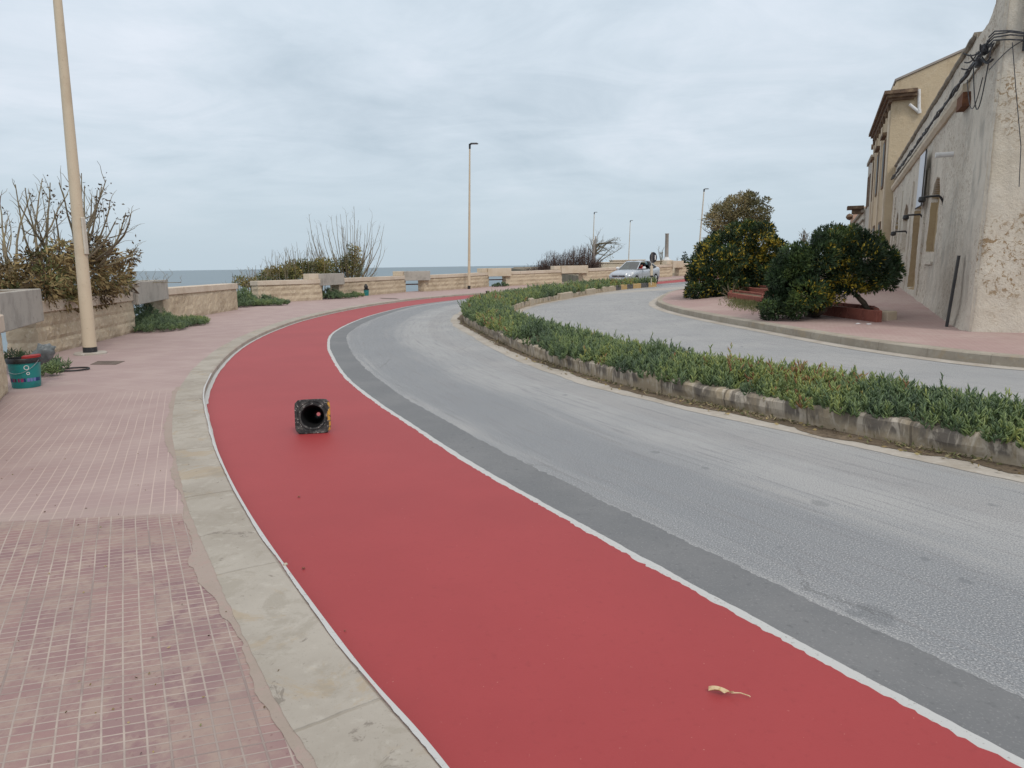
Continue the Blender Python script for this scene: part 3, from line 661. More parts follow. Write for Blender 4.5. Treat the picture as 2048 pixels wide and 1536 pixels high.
# ------------------------------------------------------------------ the parapet wall: separate segments, planter troughs over the openings
def seg_pt(px, py):
    q = GT(px, py, .08); return Vector((q.x, q.y))
SEGS = [(Vector((-3.7, 4.2)), seg_pt(17, 784)), (seg_pt(80, 714), seg_pt(272, 664)), (seg_pt(329, 644.5), seg_pt(476, 619)), (seg_pt(518, 606.6), seg_pt(645, 599.6)),
        (seg_pt(679, 596), seg_pt(812, 584)), (seg_pt(849, 583), seg_pt(978, 573.3)), (seg_pt(1012, 572), seg_pt(1124, 566.5)), (seg_pt(1166, 564.5), seg_pt(1345, 553)), (seg_pt(1358, 552), Vector((24, 64)))]
WLAB = ['pale stone parapet wall piece cut off by the left edge of the photo', 'stone parapet wall piece directly behind the nearest lamp post, under the big dead shrub',
        'stone parapet wall piece between the ice plant filled opening and the open gap', 'stone parapet wall piece just right of the open gap, below the row of bare shoots',
        'stone parapet wall piece with the distant teal bucket standing against it', 'stone parapet wall piece behind the slim mid-distance lamp post',
        'stone parapet wall piece left of the purplish tamarisk, above the median plants', 'long stone parapet wall piece behind the silver car', 'farthest stone parapet wall piece, right of the car and running behind the yellow-flecked bush']
TH = .48
def wall_piece(i, a, b, raised):
    d = (b-a); L = d.length; d.normalize(); nrm = Vector((d.y, -d.x))   # towards the road
    t = thing('parapet_wall', WLAB[i], 'parapet wall', (a.x, a.y, zt(a.y)+.08), 'stone parapet wall pieces along the promenade')
    dist = (a+b).length/2; r = max(.045, .0035*dist)
    # perimeter: front, far end, back, near end
    per = []
    n = max(2, int(L/r)); m = max(2, int(TH/r))
    for k in range(n): per.append((a+d*(L*k/n), nrm, L*k/n))
    for k in range(m): per.append((b-nrm*(TH*k/m), d, L+TH*k/m))
    nb = max(2, int(L/.5))
    for k in range(nb): per.append((b-nrm*TH-d*(L*k/nb), -nrm, -1))
    for k in range(m): per.append((a-nrm*TH*(1-k/m), -d, -TH*(1-k/m)-.0))
    H = .735; nh = max(6, int(H/r)); zs = sorted(set([round(-.15, 3)]+[round(H*k/nh, 4) for k in range(nh+1)]))
    cs = H/3; V = []
    for z in zs:
        for (p, nn, u) in per:
            cr = int(min(2, max(0, z//cs))); fz = (z % cs)/cs; ez = min(fz, 1-fz)*cs
            off = ((cr % 2)*.33); bl = .62; fu = ((u+off+.11*cr) % bl); eu = min(fu, bl-fu)
            e_ = min(ez, eu); gr = -.022*max(0, 1-e_/.022)
            q3 = Vector((p.x*1.0, p.y*1.0, z+i)); ds = .020*mnoise.noise(q3*7)+.016*mnoise.noise(q3*17)+.010*mnoise.noise(q3*2.5)
            if u == -1: ds = 0
            q = p+nn*(ds+gr+.012); V.append((q.x, q.y, zt(q.y)+.08+z))
    n_ = len(per); F = [(k*n_+j, k*n_+(j+1) % n_, (k+1)*n_+(j+1) % n_, (k+1)*n_+j) for k in range(len(zs)-1) for j in range(n_)]
    F.append(tuple((len(zs)-1)*n_+j for j in range(n_)))
    mb = MB(); mb.add(V, F); obj('stone_body', mb, M['stone'], t)
    mb = MB(); k = max(1, round(L/1.15)); rz = math.atan2(d.y, d.x)
    for j in range(k):
        u0 = -.03+(L+.06)*j/k; u1 = -.03+(L+.06)*(j+1)/k-.004; c = a+d*((u0+u1)/2)-nrm*(TH/2)+nrm*random.uniform(-.003, .003)
        z0 = zt((a+d*u0).y); z1 = zt((a+d*u1).y); bb = MB(); bb.box((0, 0, 0), (u1-u0, TH+.09, .195), 0, 0, .012)
        vs = [(c.x+d.x*v[0]-nrm.x*(-v[1])*-1*0+(-d.y)*v[1], c.y+d.y*v[0]+d.x*v[1], (z0+z1)/2+(z1-z0)*(v[0]/(u1-u0))+.08+.735+.002+.0975+v[2]) for v in bb.v]
        mb.add(vs, bb.f)
    obj('coping', mb, M['coping'], t)
    if raised:
        mb = MB(); c = b-d*.34-nrm*(TH/2+.02); mb.box((c.x, c.y, zt(c.y)+.08+.934+.125), (.56, TH-.02, .25), rz, 0, .012); obj('raised_block', mb, M['stone_smooth'], t)
    return t
for i, (a, b) in enumerate(SEGS): wall_piece(i, a, b, i in (0, 1, 3, 4, 5, 6, 7))
TL = {0: 'grey concrete planter trough over the wall opening above the nearest teal bucket', 1: 'grey concrete planter trough at the right end of the big dead shrub',
      3: 'stained concrete planter trough beneath the bare fan-shaped shrub', 4: 'streaked concrete planter trough showing the sea beneath, between distant bucket and middle lamp',
      5: 'sandy planter trough over the opening just right of the mid-distance lamp post', 6: 'sandy planter trough over the rubble-filled opening left of the car', 7: 'farthest small planter trough, right of the car'}
TROUGH = {}
def hedge_dry(name, q, n, r, h, parent):
    mb = MB(); mb.tube([q+Vector((-r, 0, .004)), q+Vector((-r*.3, .02, .012)), q+Vector((r*.4, -.02, .01)), q+Vector((r, 0, .004))], .008, 5)
    for _ in range(n):
        a = q+Vector((random.uniform(-r, r), random.uniform(-.15, .15), 0)); b = a+Vector((random.uniform(-.25, .25), random.uniform(-.1, .1), random.uniform(.3, 1)*h)); twigs(mb, arc(a, b, (random.uniform(-.3, .3), 0, 0), 3, .15), .005, .002, 3, .1, .002, 3)
    return obj(name, mb, M['twig'], parent)
for i in (0, 1, 3, 4, 5, 6, 7):
    a = SEGS[i][1]; b = SEGS[i+1][0]; d = (b-a).normalized(); L = (b-a).length
    if i == 0: a = a+d*.30
    e0, e1 = .10, (.12 if i in (0, 1) else .34); a2 = a-d*e0; b2 = b+d*e1; L2 = (b2-a2).length; n = Vector((d.y, -d.x)); rz = math.atan2(d.y, d.x)
    c = (a2+b2)/2-n*.16; z0 = zt(c.y)+.72
    if i == 0:
        f0, f1 = Vector((-6.76, 9.65)), Vector((-7.70, 12.0)); d = (f1-f0).normalized(); L2 = (f1-f0).length; n = Vector((d.y, -d.x)); rz = math.atan2(d.y, d.x); c = (f0+f1)/2-n*.31; z0 -= .01
    t = thing('planter_trough', TL[i], 'planter', (c.x, c.y, z0), 'concrete planter troughs bridging the wall openings')
    Dp = .62; h = .53; w = .07; mb = MB()
    def loc(u, v): return Vector((c.x+d.x*u+n.x*v, c.y+d.y*u+n.y*v))
    tt = rz
    q = loc(0, Dp/2-w/2); mb.box((q.x, q.y, z0+h/2), (L2, w, h), tt, 0, .012)
    q = loc(0, -Dp/2+w/2); mb.box((q.x, q.y, z0+h/2), (L2, w, h), tt, 0, .012)
    for sg in (-1, 1): q = loc(sg*(L2/2-w/2), 0); mb.box((q.x, q.y, z0+h/2-.001), (w, Dp-2*w-.002, h-.004), tt, 0, .006)
    mb.box((c.x, c.y, z0+.04), (L2-2*w-.004, Dp-2*w-.004, .06), tt)
    obj('trough', mb, M['planter_concrete'] if i in (0, 1, 3, 4) else M['stone_smooth'], t)
    mb = MB(); mb.box((c.x, c.y, z0+h-.065), (L2-2*w-.01, Dp-2*w-.01, .08), tt); obj('soil', mb, M['soil'], t)
    TROUGH[i] = (Vector((c.x, c.y, z0+h-.06)), L2)
for i, n, h, lab in ((1, 22, .38, 'dry leafless weed growing in the trough right of the big dead shrub'), (4, 14, .10, 'low dark dry weeds on top of the streaked trough left of the middle lamp'), (5, 8, .07, 'sparse dry weeds on the sandy trough right of the mid lamp post')):
    q, L = TROUGH[i]; o = hedge_dry('dry_weed', q, n, L*.3, h, None); tag(o, lab, 'dry plant', 'dry weeds in the troughs')
# rails seen through two of the openings
for i, lab in ((4, 'horizontal metal rail crossing the sea view under the streaked trough'), (5, 'horizontal metal rail under the sandy trough right of the mid lamp post')):
    a = SEGS[i][1]; b = SEGS[i+1][0]; d = (b-a).normalized(); n = Vector((d.y, -d.x)); a = a-n*.4; b = b-n*.4; z = zt(a.y)+.08+.42
    mb = MB(); mb.tube([(a.x, a.y, z), (b.x, b.y, z)], .035, 8); tag(obj('guard_rail', mb, M['rust']), lab, 'rail', 'guard rails in the wall openings')

# ------------------------------------------------------------------ ice plant: kerbed median and clumps
def iceplant_shoots(pts, hs, L, W_, lv, spread=.7):
    """pts Nx3 shoot feet, hs heights; returns leaf arrays"""
    C = []; D = []; T = []; S = []
    for p, h in zip(pts, hs):
        ax = np.array([random.gauss(0, .28), random.gauss(0, .28), 1.0]); ax /= np.linalg.norm(ax)
        tn = min(1, max(0, random.gauss(.46, .14)+.5*mnoise.noise(Vector((p[0]*.9, p[1]*.9, 5)))+(random.random() < .006)*.5))
        for j in range(lv):
            k = j/max(1, lv-1); a = random.uniform(0, 6.28); c = p+ax*h*(.25+.75*k); sp = spread*(1.0-.55*k)
            C.append(c); D.append(ax*np.array([1, 1, .8])+np.array([math.cos(a), math.sin(a), 0])*sp*1.15); T.append(tn+random.uniform(-.12, .12)+.12*k); S.append(1-.25*k)
    S = np.array(S); return np.array(C), np.array(D), L*S*rng.uniform(.8, 1.2, len(S)), W_*S, np.array(T)
def poly_w(y):
    return fMF(y), fMK(y)
tk = resample(MF, near); tk2 = resample(MK, near)
kh = .20
def taper_end(p): return 1.0
mo = lambda a, f, s_: (lambda i: a*mnoise.noise(Vector((tk[i].x*f, tk[i].y*f, s_)))+a*.6*mnoise.noise(Vector((tk[i].x*f*5, tk[i].y*f*5, s_))))
k1, k2, k3 = mo(.03, 1.1, 2), mo(.03, 1.4, 5), mo(.03, 2, 9)
kb = lambda x, y: zt(y)+.025*mnoise.noise(Vector((x*.9, y*.9, 17)))+.018*mnoise.noise(Vector((x*4, y*4, 18)))
struct(sweep('median_kerb', tk, [(0, -.06), (lambda i: .005+k1(i), .03), (lambda i: -.006+k2(i), .10), (lambda i: -.012+k3(i), kh-.03), (lambda i: .012+k3(i), kh-.004), (.135, kh+.004), (.14, kh-.1)], M['mkerb'], kb))
struct(sweep('median_inner_kerb', tk2, [(0, -.02), (.0, kh-.01), (-.02, kh), (-.14, kh), (-.145, kh-.1)], M['mkerb'], flat))
# earth filling
V = []; ysm = np.concatenate([np.arange(2.9, 30, .2), np.arange(30, 46.2, .3)]); nn = 9
for y in ysm:
    a_, b_ = poly_w(y); a_ += .05; b_ -= .05
    for k in range(nn):
        t = k/(nn-1); x = a_+(b_-a_)*t; V.append((x, y, zt(y)+.12+.10*math.sin(math.pi*t)+.02*mnoise.noise(Vector((x*3, y*3, 0)))))
F = [(i*nn+j, i*nn+j+1, (i+1)*nn+j+1, (i+1)*nn+j) for i in range(len(ysm)-1) for j in range(nn-1)]
me = bpy.data.meshes.new('median_soil'); me.from_pydata(V, [], F); me.update(); struct(link('median_soil', me, M['soil'], smooth=True))
Cs = []; 
SPILL = lambda x, y: .17*max(0, .35+1.4*mnoise.noise(Vector((x*.0+3, y*.9, 12))))
def median_shoots(y0, y1, dens, L, W_, lv, hb):
    pts = []; hs = []; y = y0
    area = 1.08*sum((poly_w(v)[1]-poly_w(v)[0])*.2 for v in np.arange(y0, y1, .2)); N = int(area*dens)
    while len(pts) < N:
        y = random.uniform(y0, y1); a_, b_ = poly_w(y); a_ += .03-SPILL(0, y); b_ -= .02; t = random.random()
        x = a_+(b_-a_)*t; bare = mnoise.noise(Vector((x*1.3, y*1.3, 8.8)))
        if bare > .42 and t < .45: continue
        edge = min(t, 1-t); m = math.sin(math.pi*min(1, max(0, t)))**.6
        prof = (.55+.45*m)*(1+.35*mnoise.noise(Vector((x*1.1, y*1.1, 3)))+.3*mnoise.noise(Vector((x*3.3, y*3.3, 1))))
        z = zt(y)+.13; h = hb*1.36*prof*random.uniform(.75, 1.2)+(random.random() < .012)*.12
        pts.append(np.array([x, y, z])); hs.append(h)
    return iceplant_shoots(pts, hs, L, W_, lv)
parts = [median_shoots(3.0, 7.5, 330, .078, .0195, 12, .175), median_shoots(7.5, 12, 230, .088, .022, 11, .19), median_shoots(12, 20, 150, .10, .027, 10, .22), median_shoots(20, 30, 75, .13, .030, 10, .27), median_shoots(30, 46.2, 45, .17, .045, 10, .30)]
A = [np.concatenate([q[k] for q in parts]) for k in range(5)]
tag(leafmesh('ice_plant_ground_cover', *A, M['ice'], None, 'ice'), kind='stuff')
# weeds, dust and debris below the kerb
wk = resample(MF, near)
struct(ribbon('gutter_strip', [c for c in wk], lambda c, i: -.38+.05*mnoise.noise(Vector((c.x*1.3, c.y*1.3, 3)))+.02*mnoise.noise(Vector((c.x*7, c.y*7, 3))), .0, .003, M['gutter']))
struct(ribbon('gutter_dirt', [c for c in wk if c.y < 24], lambda c, i: -(.21+.11*mnoise.noise(Vector((c.x*1.9, c.y*1.9, 6)))+.05*mnoise.noise(Vector((c.x*8, c.y*8, 6))))*(.75 if c.y > 9 else 1), .0, .0065, M['soil']))
struct(ribbon('inner_gutter', [c for c in tk2], .0, lambda c, i: .28+.05*mnoise.noise(Vector((c.x*1.3, c.y*1.3, 3))), .003, M['gutter']))
nf = normals(wk); C = []; D = []; T = []
for i, c in enumerate(wk):
    if c.y > 20: continue
    w = max(0, .25+1.3*mnoise.noise(Vector((c.x*1.1, c.y*1.1, 21))))
    for _ in range(int(w*14*min(1, 7/c.y+.3))+1):
        o = -abs(random.gauss(.05, .07)); q = c+nf[i]*o; C.append((q.x+random.uniform(-.03, .03), q.y+random.uniform(-.03, .03), .012)); D.append((random.gauss(0, 1), random.gauss(0, 1), random.uniform(.1, .9))); T.append(random.random()*.8 if random.random() < .6 else 1)
tag(leafmesh('gutter_weeds', C, D, .055, .012, np.array(T), M['grass'], None), kind='stuff')
C = []; D = []
for i, c in enumerate(wk):
    if c.y > 16: continue
    for _ in range(2):
        if random.random() < .35:
            q = c+nf[i]*-random.uniform(.02, .3); C.append((q.x, q.y, .014)); D.append((random.gauss(0, 1), random.gauss(0, 1), .12))
C2 = []; D2 = []
for _ in range(70):
    px = random.uniform(0, 560); py = random.uniform(800, 1530); q = GT(px, py, .084)
    if q.x < fK(q.y)-.05: C2.append(q); D2.append((random.gauss(0, 1), random.gauss(0, 1), .15))
tag(leafmesh('pavement_grit', C2, D2, .014*rng.uniform(.4, 1.3, len(C2)), .008, rng.random(len(C2)), M['dead'], None), kind='stuff')
tag(leafmesh('leaf_litter', C, D, .05, .022, rng.random(len(C))*.6+.3, M['dead'], None), kind='stuff')
def ice_clump(label, boxes, n, L, W_, hb, group='ice plant clumps spilling from the wall'):
    """boxes: (centre, rx, ry, angle, height)"""
    pts = []; hs = []
    for (c, rx, ry, an, h) in boxes:
        for _ in range(int(n)):
            r = math.sqrt(random.random()); a = random.uniform(0, 6.28); u, v = r*math.cos(a)*rx, r*math.sin(a)*ry
            x = c[0]+u*math.cos(an)-v*math.sin(an); y = c[1]+u*math.sin(an)+v*math.cos(an)
            pts.append(np.array([x, y, c[2]+h*(1-r**1.6)*random.random()])); hs.append(hb*random.uniform(.6, 1.2))
    Cc, D_, L_, W2, T_ = iceplant_shoots(pts, hs, L, W_, 8, 1.0)
    return tag(leafmesh('ice_plant', Cc, D_, L_, W2, T_*.75, M['ice'], None, 'ice'), label, 'plant', group)
def wdir(i, e): a, b = SEGS[i]; return (b-a).normalized()
def gapc(i): return (SEGS[i][1]+SEGS[i+1][0])/2
g1 = gapc(1); d1 = (SEGS[2][0]-SEGS[1][1]).normalized(); n1_ = Vector((d1.y, -d1.x)); ang = math.atan2(d1.y, d1.x)
q = g1-n1_*.2; q2 = GT(318, 660, .08)
ice_clump('dark ice plant filling the opening under the trough right of the big dead shrub', [((q.x, q.y, .08), 1.5, .42, ang, .68), ((g1.x+.25, g1.y-.2, .08), 1.5, .5, ang, .35), ((q2.x, q2.y, .08), .95, .62, ang, .18), ((q2.x+.1, q2.y+1.5, .08), .9, .45, ang, .12)], 330, .10, .022, .13)
g2 = gapc(2); d2 = (SEGS[3][0]-SEGS[2][1]).normalized(); ang = math.atan2(d2.y, d2.x); qa = GT(510, 609, .08); qb = GT(485, 612, .08)
ice_clump('green ice plant flowing out of the open gap in the wall', [((g2.x-.2, g2.y, .08), 1.6, .5, ang, .62), ((qa.x, qa.y, .08), 1.1, .6, .3, .34), ((qb.x, qb.y, .08), .7, .8, .3, .4), ((GT(540, 611, .08).x, GT(540, 611, .08).y, .08), .7, .5, .2, .12)], 230, .13, .032, .15)
g3 = gapc(3); qa = GT(672, 597, .08)
ice_clump('dark ice plant at the foot of the stained trough beside the distant teal bucket', [((g3.x, g3.y, .08), 1.0, .4, 1.0, .4), ((qa.x, qa.y, .08), 1.1, .45, -.2, .18), ((GT(705, 594, .08).x, GT(705, 594, .08).y, .08), .6, .3, -.2, .12)], 150, .13, .035, .13)
qa = GT(96, 742, .08); qb = GT(62, 728, .08)
ice_clump('small ice plant tuft growing at the wall foot behind the nearest teal bucket', [((qa.x, qa.y, .08), .28, .30, .5, .09), ((qb.x+.02, qb.y-.3, .08), .22, .5, .3, .22), ((GT(95, 752, .08).x, GT(95, 752, .08).y, .08), .16, .16, .5, .03)], 40, .10, .019, .14)
qa = GT(988, 574, .08)
ice_clump('low weeds in the opening under the sandy trough right of the mid lamp post', [((qa.x+.4, qa.y+.5, qa.z), .6, .3, .6, .28)], 70, .14, .04, .1)

# ------------------------------------------------------------------ lamp posts
def lamp(label, base, top, r0, r1, mat, head=1.0, plate=False, band=.2):
    base, top = Vector(base), Vector(top); t = thing('street_lamp', label, 'street lamp', base, 'street lamps along the promenade')
    ax = (top-base).normalized(); H = (top-base).length
    mb = MB(); n = 10; mb.tube([base+ax*(band-.002+(H-band)*k/n) for k in range(n+1)], [r0+(r1-r0)*(k/n) for k in range(n+1)], 20); obj('pole', mb, mat, t, smooth=True, angle=40)
    mb = MB(); mb.tube([base+ax*(-.05), base+ax*.02, base+ax*.02, base+ax*band], [r0*1.06, r0*1.06, r0*1.03, r0*1.02], 20); obj('black_base_band', mb, M['metal_black'], t, smooth=True, angle=40)
    if plate:
        mb = MB(); mb.lathe([(0, .035), (r0*2.2, .035), (r0*2.35, .02), (r0*2.4, -.03)], base, 24); obj('concrete_foot', mb, M['gutter'], t)
        mb = MB(); q = base+ax*2.02; mb.box(q+Vector((r0*.93, -.02, 0)), (.035, .10, .62), 0, 0, .01); obj('service_door', mb, M['pole_far'], t)
    # head: short dark spigot and a flat luminaire reaching out to the right
    s = head; mb = MB(); mb.tube([top-ax*.02, top+ax*.26*s], [r1*1.3, r1*1.4], 10); mb.tube([top+ax*.22*s, top+ax*.26*s+Vector((.12*s, 0, .02*s))], [.05*s, .045*s], 8); obj('spigot', mb, M['metal_black'], t, smooth=True, angle=40)
    mb = MB(); q = top+ax*.27*s+Vector((.25*s, 0, .01)); mb.box(q, (.52*s, .26*s, .075*s), 0, 0, .03*s, taper=.82); obj('luminaire', mb, M['metal_black'], t)
    mb = MB(); mb.box(q+Vector((.03*s, 0, -.041*s)), (.36*s, .2*s, .006*s)); obj('lens', mb, M['pvc'], t)
    return t
b0 = GT(181, 708, .08); tp = P(115, 0, b0.y); ax = (tp-b0)/(tp.z-b0.z)
lamp('nearest street lamp, thick cream pole with service door, reaching out of the photo', b0, b0+ax*8.3, .110, .046, M['pole'], plate=True, band=.125)
b1 = GT(938, 578, .08); lamp('slim tall street lamp in the middle of the photo, standing free against sea and sky', b1, P(939.5, 297, b1.y), .088, .045, M['pole'], band=.2)
for (bx, by, tx, ty, Y, lab) in ((1398, 500, 1408, 383, 66, 'street lamp rising left of the tall olive-brown tree'), (1184, 545, 1188.5, 428, 96, 'distant street lamp rising behind the windswept bare tree'), (1257, 525, 1260.5, 444, 112, 'most distant pale street lamp, above the silver car roof')):
    tp = P(tx, ty, Y); bb = P(bx, by, Y); ax = (bb-tp)/(tp.z-bb.z); base = tp+ax*(tp.z-zt(Y)-.05)
    lamp(lab, base, tp, .09, .05, M['pole_far'], .8)

# ------------------------------------------------------------------ shrubs behind the parapet
def wall_at(i, px, back):
    a, b = SEGS[i]; k = (px-1024)/(FPX/math.cos(PITCH)); d = b-a; t = (k*a.y-a.x)/(d.x-k*d.y); q = a+d*t; n = Vector((d.y, -d.x)).normalized(); q = q-n*back; return q
def dead_shrub():
    root = Vector((-9.6, 14.2, -.35))
    t = thing('dead_shrub', 'big dying shrub with tall bare stems and drooping dead leaves behind the nearest wall', 'shrub', root)
    mb = MB(); ends = []
    tips = [(-40, 430), (0, 405), (14, 440), (30, 368), (50, 374), (60, 388), (86, 356), (101, 364), (134, 388), (139, 366), (163, 346), (170, 372), (184, 398), (196, 380), (205, 372), (212, 358), (250, 426), (262, 430), (232, 444), (278, 500), (-30, 480), (20, 470), (110, 420), (120, 365), (-20, 520), (70, 440), (150, 400), (222, 400), (40, 410)]
    hearts = [P(60+20, 560, 13.6), P(30, 570, 13.4), P(120, 550, 14.2), P(165, 545, 14.6), P(95, 565, 14.4)]
    for (tx, ty) in tips:
        Yt = random.uniform(13.2, 15.2); tip = P(tx, ty, Yt); h = min(hearts, key=lambda q: abs(q.x-tip.x)+random.random()*.5)
        st = Vector((h.x*.7+root.x*.3, h.y, -.3)); mid = Vector((h.x, h.y, h.z+random.uniform(-.2, .2)))
        pts = [st, st.lerp(mid, .5), mid]
        d = tip-mid; bend = Vector((d.x*.28, random.uniform(-.1, .1), -.05))
        pts += [mid.lerp(tip, k/6)+bend*math.sin(math.pi*k/6)*.55+Vector((random.uniform(-.02, .02), 0, random.uniform(-.015, .015))) for k in range(1, 7)]
        twigs(mb, pts, .040, .009, 9, .42, .007, 6, 1.0); ends.append(tip)
        if random.random() < .8:
            a = mid.lerp(tip, random.uniform(.3, .6)); e2 = tip+Vector((random.uniform(-.3, .3), random.uniform(-.3, .3), random.uniform(-.5, -.05))); twigs(mb, arc(a, e2, (.06*random.choice((-1, 1)), 0, -.05), 5, .03), .014, .004, 4, .25, .004, 4)
            ends.append(e2)
    obj('stems', mb, M['twig'], t)
    # drooping dead leaves round the heart and over the coping
    lob = []
    for (px, py, r, w) in ((30, 575, 34, 0), (70, 560, 34, 0), (15, 545, 28, 0), (110, 545, 40, 1), (90, 580, 34, 1), (140, 575, 36, 1), (150, 520, 34, 1), (185, 495, 30, 1), (180, 545, 40, 1), (215, 520, 28, 1), (225, 560, 34, 1), (200, 585, 28, 1), (245, 540, 22, 1), (250, 572, 20, 1), (262, 515, 14, 1), (130, 600, 18, 1), (160, 606, 16, 1), (120, 505, 26, 1), (60, 520, 22, 0), (-20, 570, 40, 0)):
        y = wall_at(1, max(px, 90), .55).y if w else 13.0; lob.append((P(px, py, y), r*y/FPX))
        lob.append((P(px+6, py-6, y+.6), r*.7*y/FPX))
    tf = lambda C: .45+.8*nz(C, 1.9, 3)+rng.normal(0, .17, len(C))
    o = crown('dead_leaves', [(c, r*.88) for c, r in lob], 270, .13, .036, tf, M['dead'], t, .25, -.2, 1)
    lob2 = [(P(px, py, yy), r*yy/FPX) for (px, py, r, yy) in ((40, 590, 22, 13.2), (80, 600, 20, 12.9), (100, 545, 24, 12.8), (20, 590, 25, 12.9), (150, 540, 24, 14.2), (80, 520, 22, 13.2), (190, 520, 18, 15), (130, 575, 20, 13.4))]
    crown('green_leaves', lob2, 300, .09, .03, lambda C: .25+.3*nz(C, 2, 5)+rng.normal(0, .12, len(C)), M['shrub'], t, .2, .2, 1)
    # leaves hanging over the coping on the road side
    Cc, Dd = [], []
    for _ in range(1500):
        px = random.gauss(155, 38); py = random.uniform(575, 622)-abs(px-150)*.12
        if px > 262 or px < 95: continue
        q0 = wall_at(1, px, -.12); q = P(px, py, q0.y+random.uniform(-.06, .04)); Cc.append(q); Dd.append((random.gauss(0, .6), random.gauss(-.3, .4), random.uniform(-1.3, .1)))
    leafmesh('overhanging_leaves', Cc, Dd, .13, .036, .50+.22*rng.normal(size=len(Cc)), M['dead'], t)
    Cc, Dd = [], []
    for q in ends:
        for _ in range(random.choice((0, 3, 7, 12))):
            Cc.append(q+Vector((random.gauss(0, .05), random.gauss(0, .05), random.gauss(-.08, .10)))); Dd.append((random.gauss(0, 1), random.gauss(0, 1), random.gauss(-.2, .6)))
    leafmesh('tip_leaves', Cc, Dd, .075, .035, rng.random(len(Cc))*.12, M['dead'], t)
dead_shrub()
def fan_shrub(label, root, tips, r0, lobes, ll, dens, tf, mat='shrub', subs=7, low=.25, tw='twig', group=None):
    t = thing('bare_shrub', label, 'shrub', root, group); mb = MB(); root = Vector(root)
    for tip in tips:
        d = tip-root; sp = random.uniform(.3, .75); m = root+Vector((d.x*sp, d.y*.5, d.z*random.uniform(.15, .35))); pts = [root+Vector((d.x*sp*.55, d.y*.1, 0)), m]
        pts += [m.lerp(tip, k/5)+Vector((d.x*.07*math.sin(math.pi*k/5), 0, -abs(d.x)*.05*math.sin(math.pi*k/5)))+Vector((random.uniform(-.02, .02), random.uniform(-.02, .02), 0)) for k in range(1, 6)]
        twigs(mb, pts, r0, r0*.22, subs, .38, r0*.22, 5, .9)
    obj('stems', mb, M[tw], t)
    if lobes: crown('leaves', lobes, dens, ll, ll*.4, tf, M[mat], t, .15, .15, 1)
    return t
tfS = lambda C: .45+.6*nz(C, 1.2, 2)+rng.normal(0, .14, len(C))
Y = 38.2
tips = [P(px, py, Y+random.uniform(-.8, .8)) for (px, py) in ((618, 428), (640, 445), (652, 452), (662, 435), (672, 432), (681, 428), (692, 424), (700, 440), (708, 412), (716, 440), (722, 450), (745, 432), (736, 446), (760, 452), (768, 452), (764, 478), (770, 500), (750, 530), (744, 512), (730, 470), (625, 470), (635, 480), (656, 480), (690, 455), (705, 450), (612, 490), (755, 545))]
tips += [P(random.uniform(615, 765), random.uniform(440, 520), Y+random.uniform(-.8, .8)) for _ in range(34)]
lob = lobes_from_px([(705, 520, 15), (710, 505, 12), (700, 535, 17), (680, 540, 15), (660, 540, 14), (712, 540, 14), (690, 525, 14), (640, 545, 14), (720, 525, 9), (668, 525, 9), (700, 495, 7)], Y, .3, .5)
fan_shrub('large fan-shaped shrub with bare upright shoots behind the stained trough', P(698, 575, Y)*1.0, tips, .026, lob, .12, 120, tfS)
SHL = ['bare shoots with dry leaf tips, just left of the large fan-shaped shrub', 'medium tuft of bare shoots, second left of the large fan-shaped shrub', 'low thin tuft of bare shoots against the sea, above the open gap', 'lowest sparse shoots above the wall left of the open gap']
for k, (x0, x1, yt, Yk, nT) in enumerate(((572, 650, 478, 35.6, 30), (530, 590, 490, 33.9, 22), (478, 535, 520, 31.8, 18), (440, 478, 545, 30.2, 10))):
    tips = []
    for j in range(nT):
        f = j/(nT-1); px = x0+(x1-x0)*f; py = yt+(1-f)*(10 if k < 2 else 18)+random.uniform(0, 34); tips.append(P(px, py, Yk+random.uniform(-.6, .6)))
    base = P((x0+x1)/2, 590, Yk)
    lb = [] 
    if k < 3:
        for j in range(7): px = x0+(x1-x0)*j/6; lb.append((px, (546, 553, 566)[k]-(12 if k == 0 else 4)*(j/6)+random.uniform(-5, 3), (17, 14, 10)[k]))
    t = thing('bare_shrub', SHL[k], 'shrub', base, 'row of bare shrubs along the back of the wall'); mb = MB()
    for tip in tips:
        r = Vector((tip.x*.8+base.x*.2+random.uniform(-.1, .1), tip.y, base.z)); twigs(mb, arc(r, tip, (random.uniform(-.05, .05), 0, 0), 5, .02), .022, .006, 5, .3, .006, 5)
    obj('stems', mb, M['twig'], t)
    if lb: crown('leaves', lobes_from_px(lb, Yk, .2, .5), 130, .12, .05, (lambda C: .38+.6*nz(C, 1.0, 2)+rng.normal(0, .14, len(C))), M['shrub'], t, .15, .3, 1)
# tamarisk and the windswept tree beyond it
def tamarisk(label, spans, Y, n):
    base = P(sum(s[0] for s in spans)/len(spans), 552, Y); t = thing('tamarisk_bush', label, 'bush', base); mb = MB(); C = []; D = []
    for _ in range(n):
        px, py, w = random.choice(spans); px += random.gauss(0, w*.5); top = py+random.random()**2*30+abs(random.gauss(0, 3)); y = Y+random.uniform(-1, 1)
        tip = P(px, top, y); r = Vector((tip.x-.25+random.uniform(-.15, .15), y, base.z+.15)); pts = arc(r, tip, (random.uniform(-.08, .08), 0, 0), 4, .05)
        mb.tube(pts, [.022, .018, .014, .010, .006], 3)
        for _k in range(9):
            i = random.uniform(1, 4); a = pts[int(i)] if i < 4 else pts[4]; C.append(a+Vector((random.gauss(0, .08), random.gauss(0, .08), random.gauss(0, .1)))); D.append((random.gauss(.1, .5), random.gauss(0, .5), random.uniform(.4, 1.2)))
    obj('branches', mb, M['twig_purple'], t); leafmesh('feathery_twigs', C, D, .34, .022, rng.random(len(C))*.5, M['tam'], t)
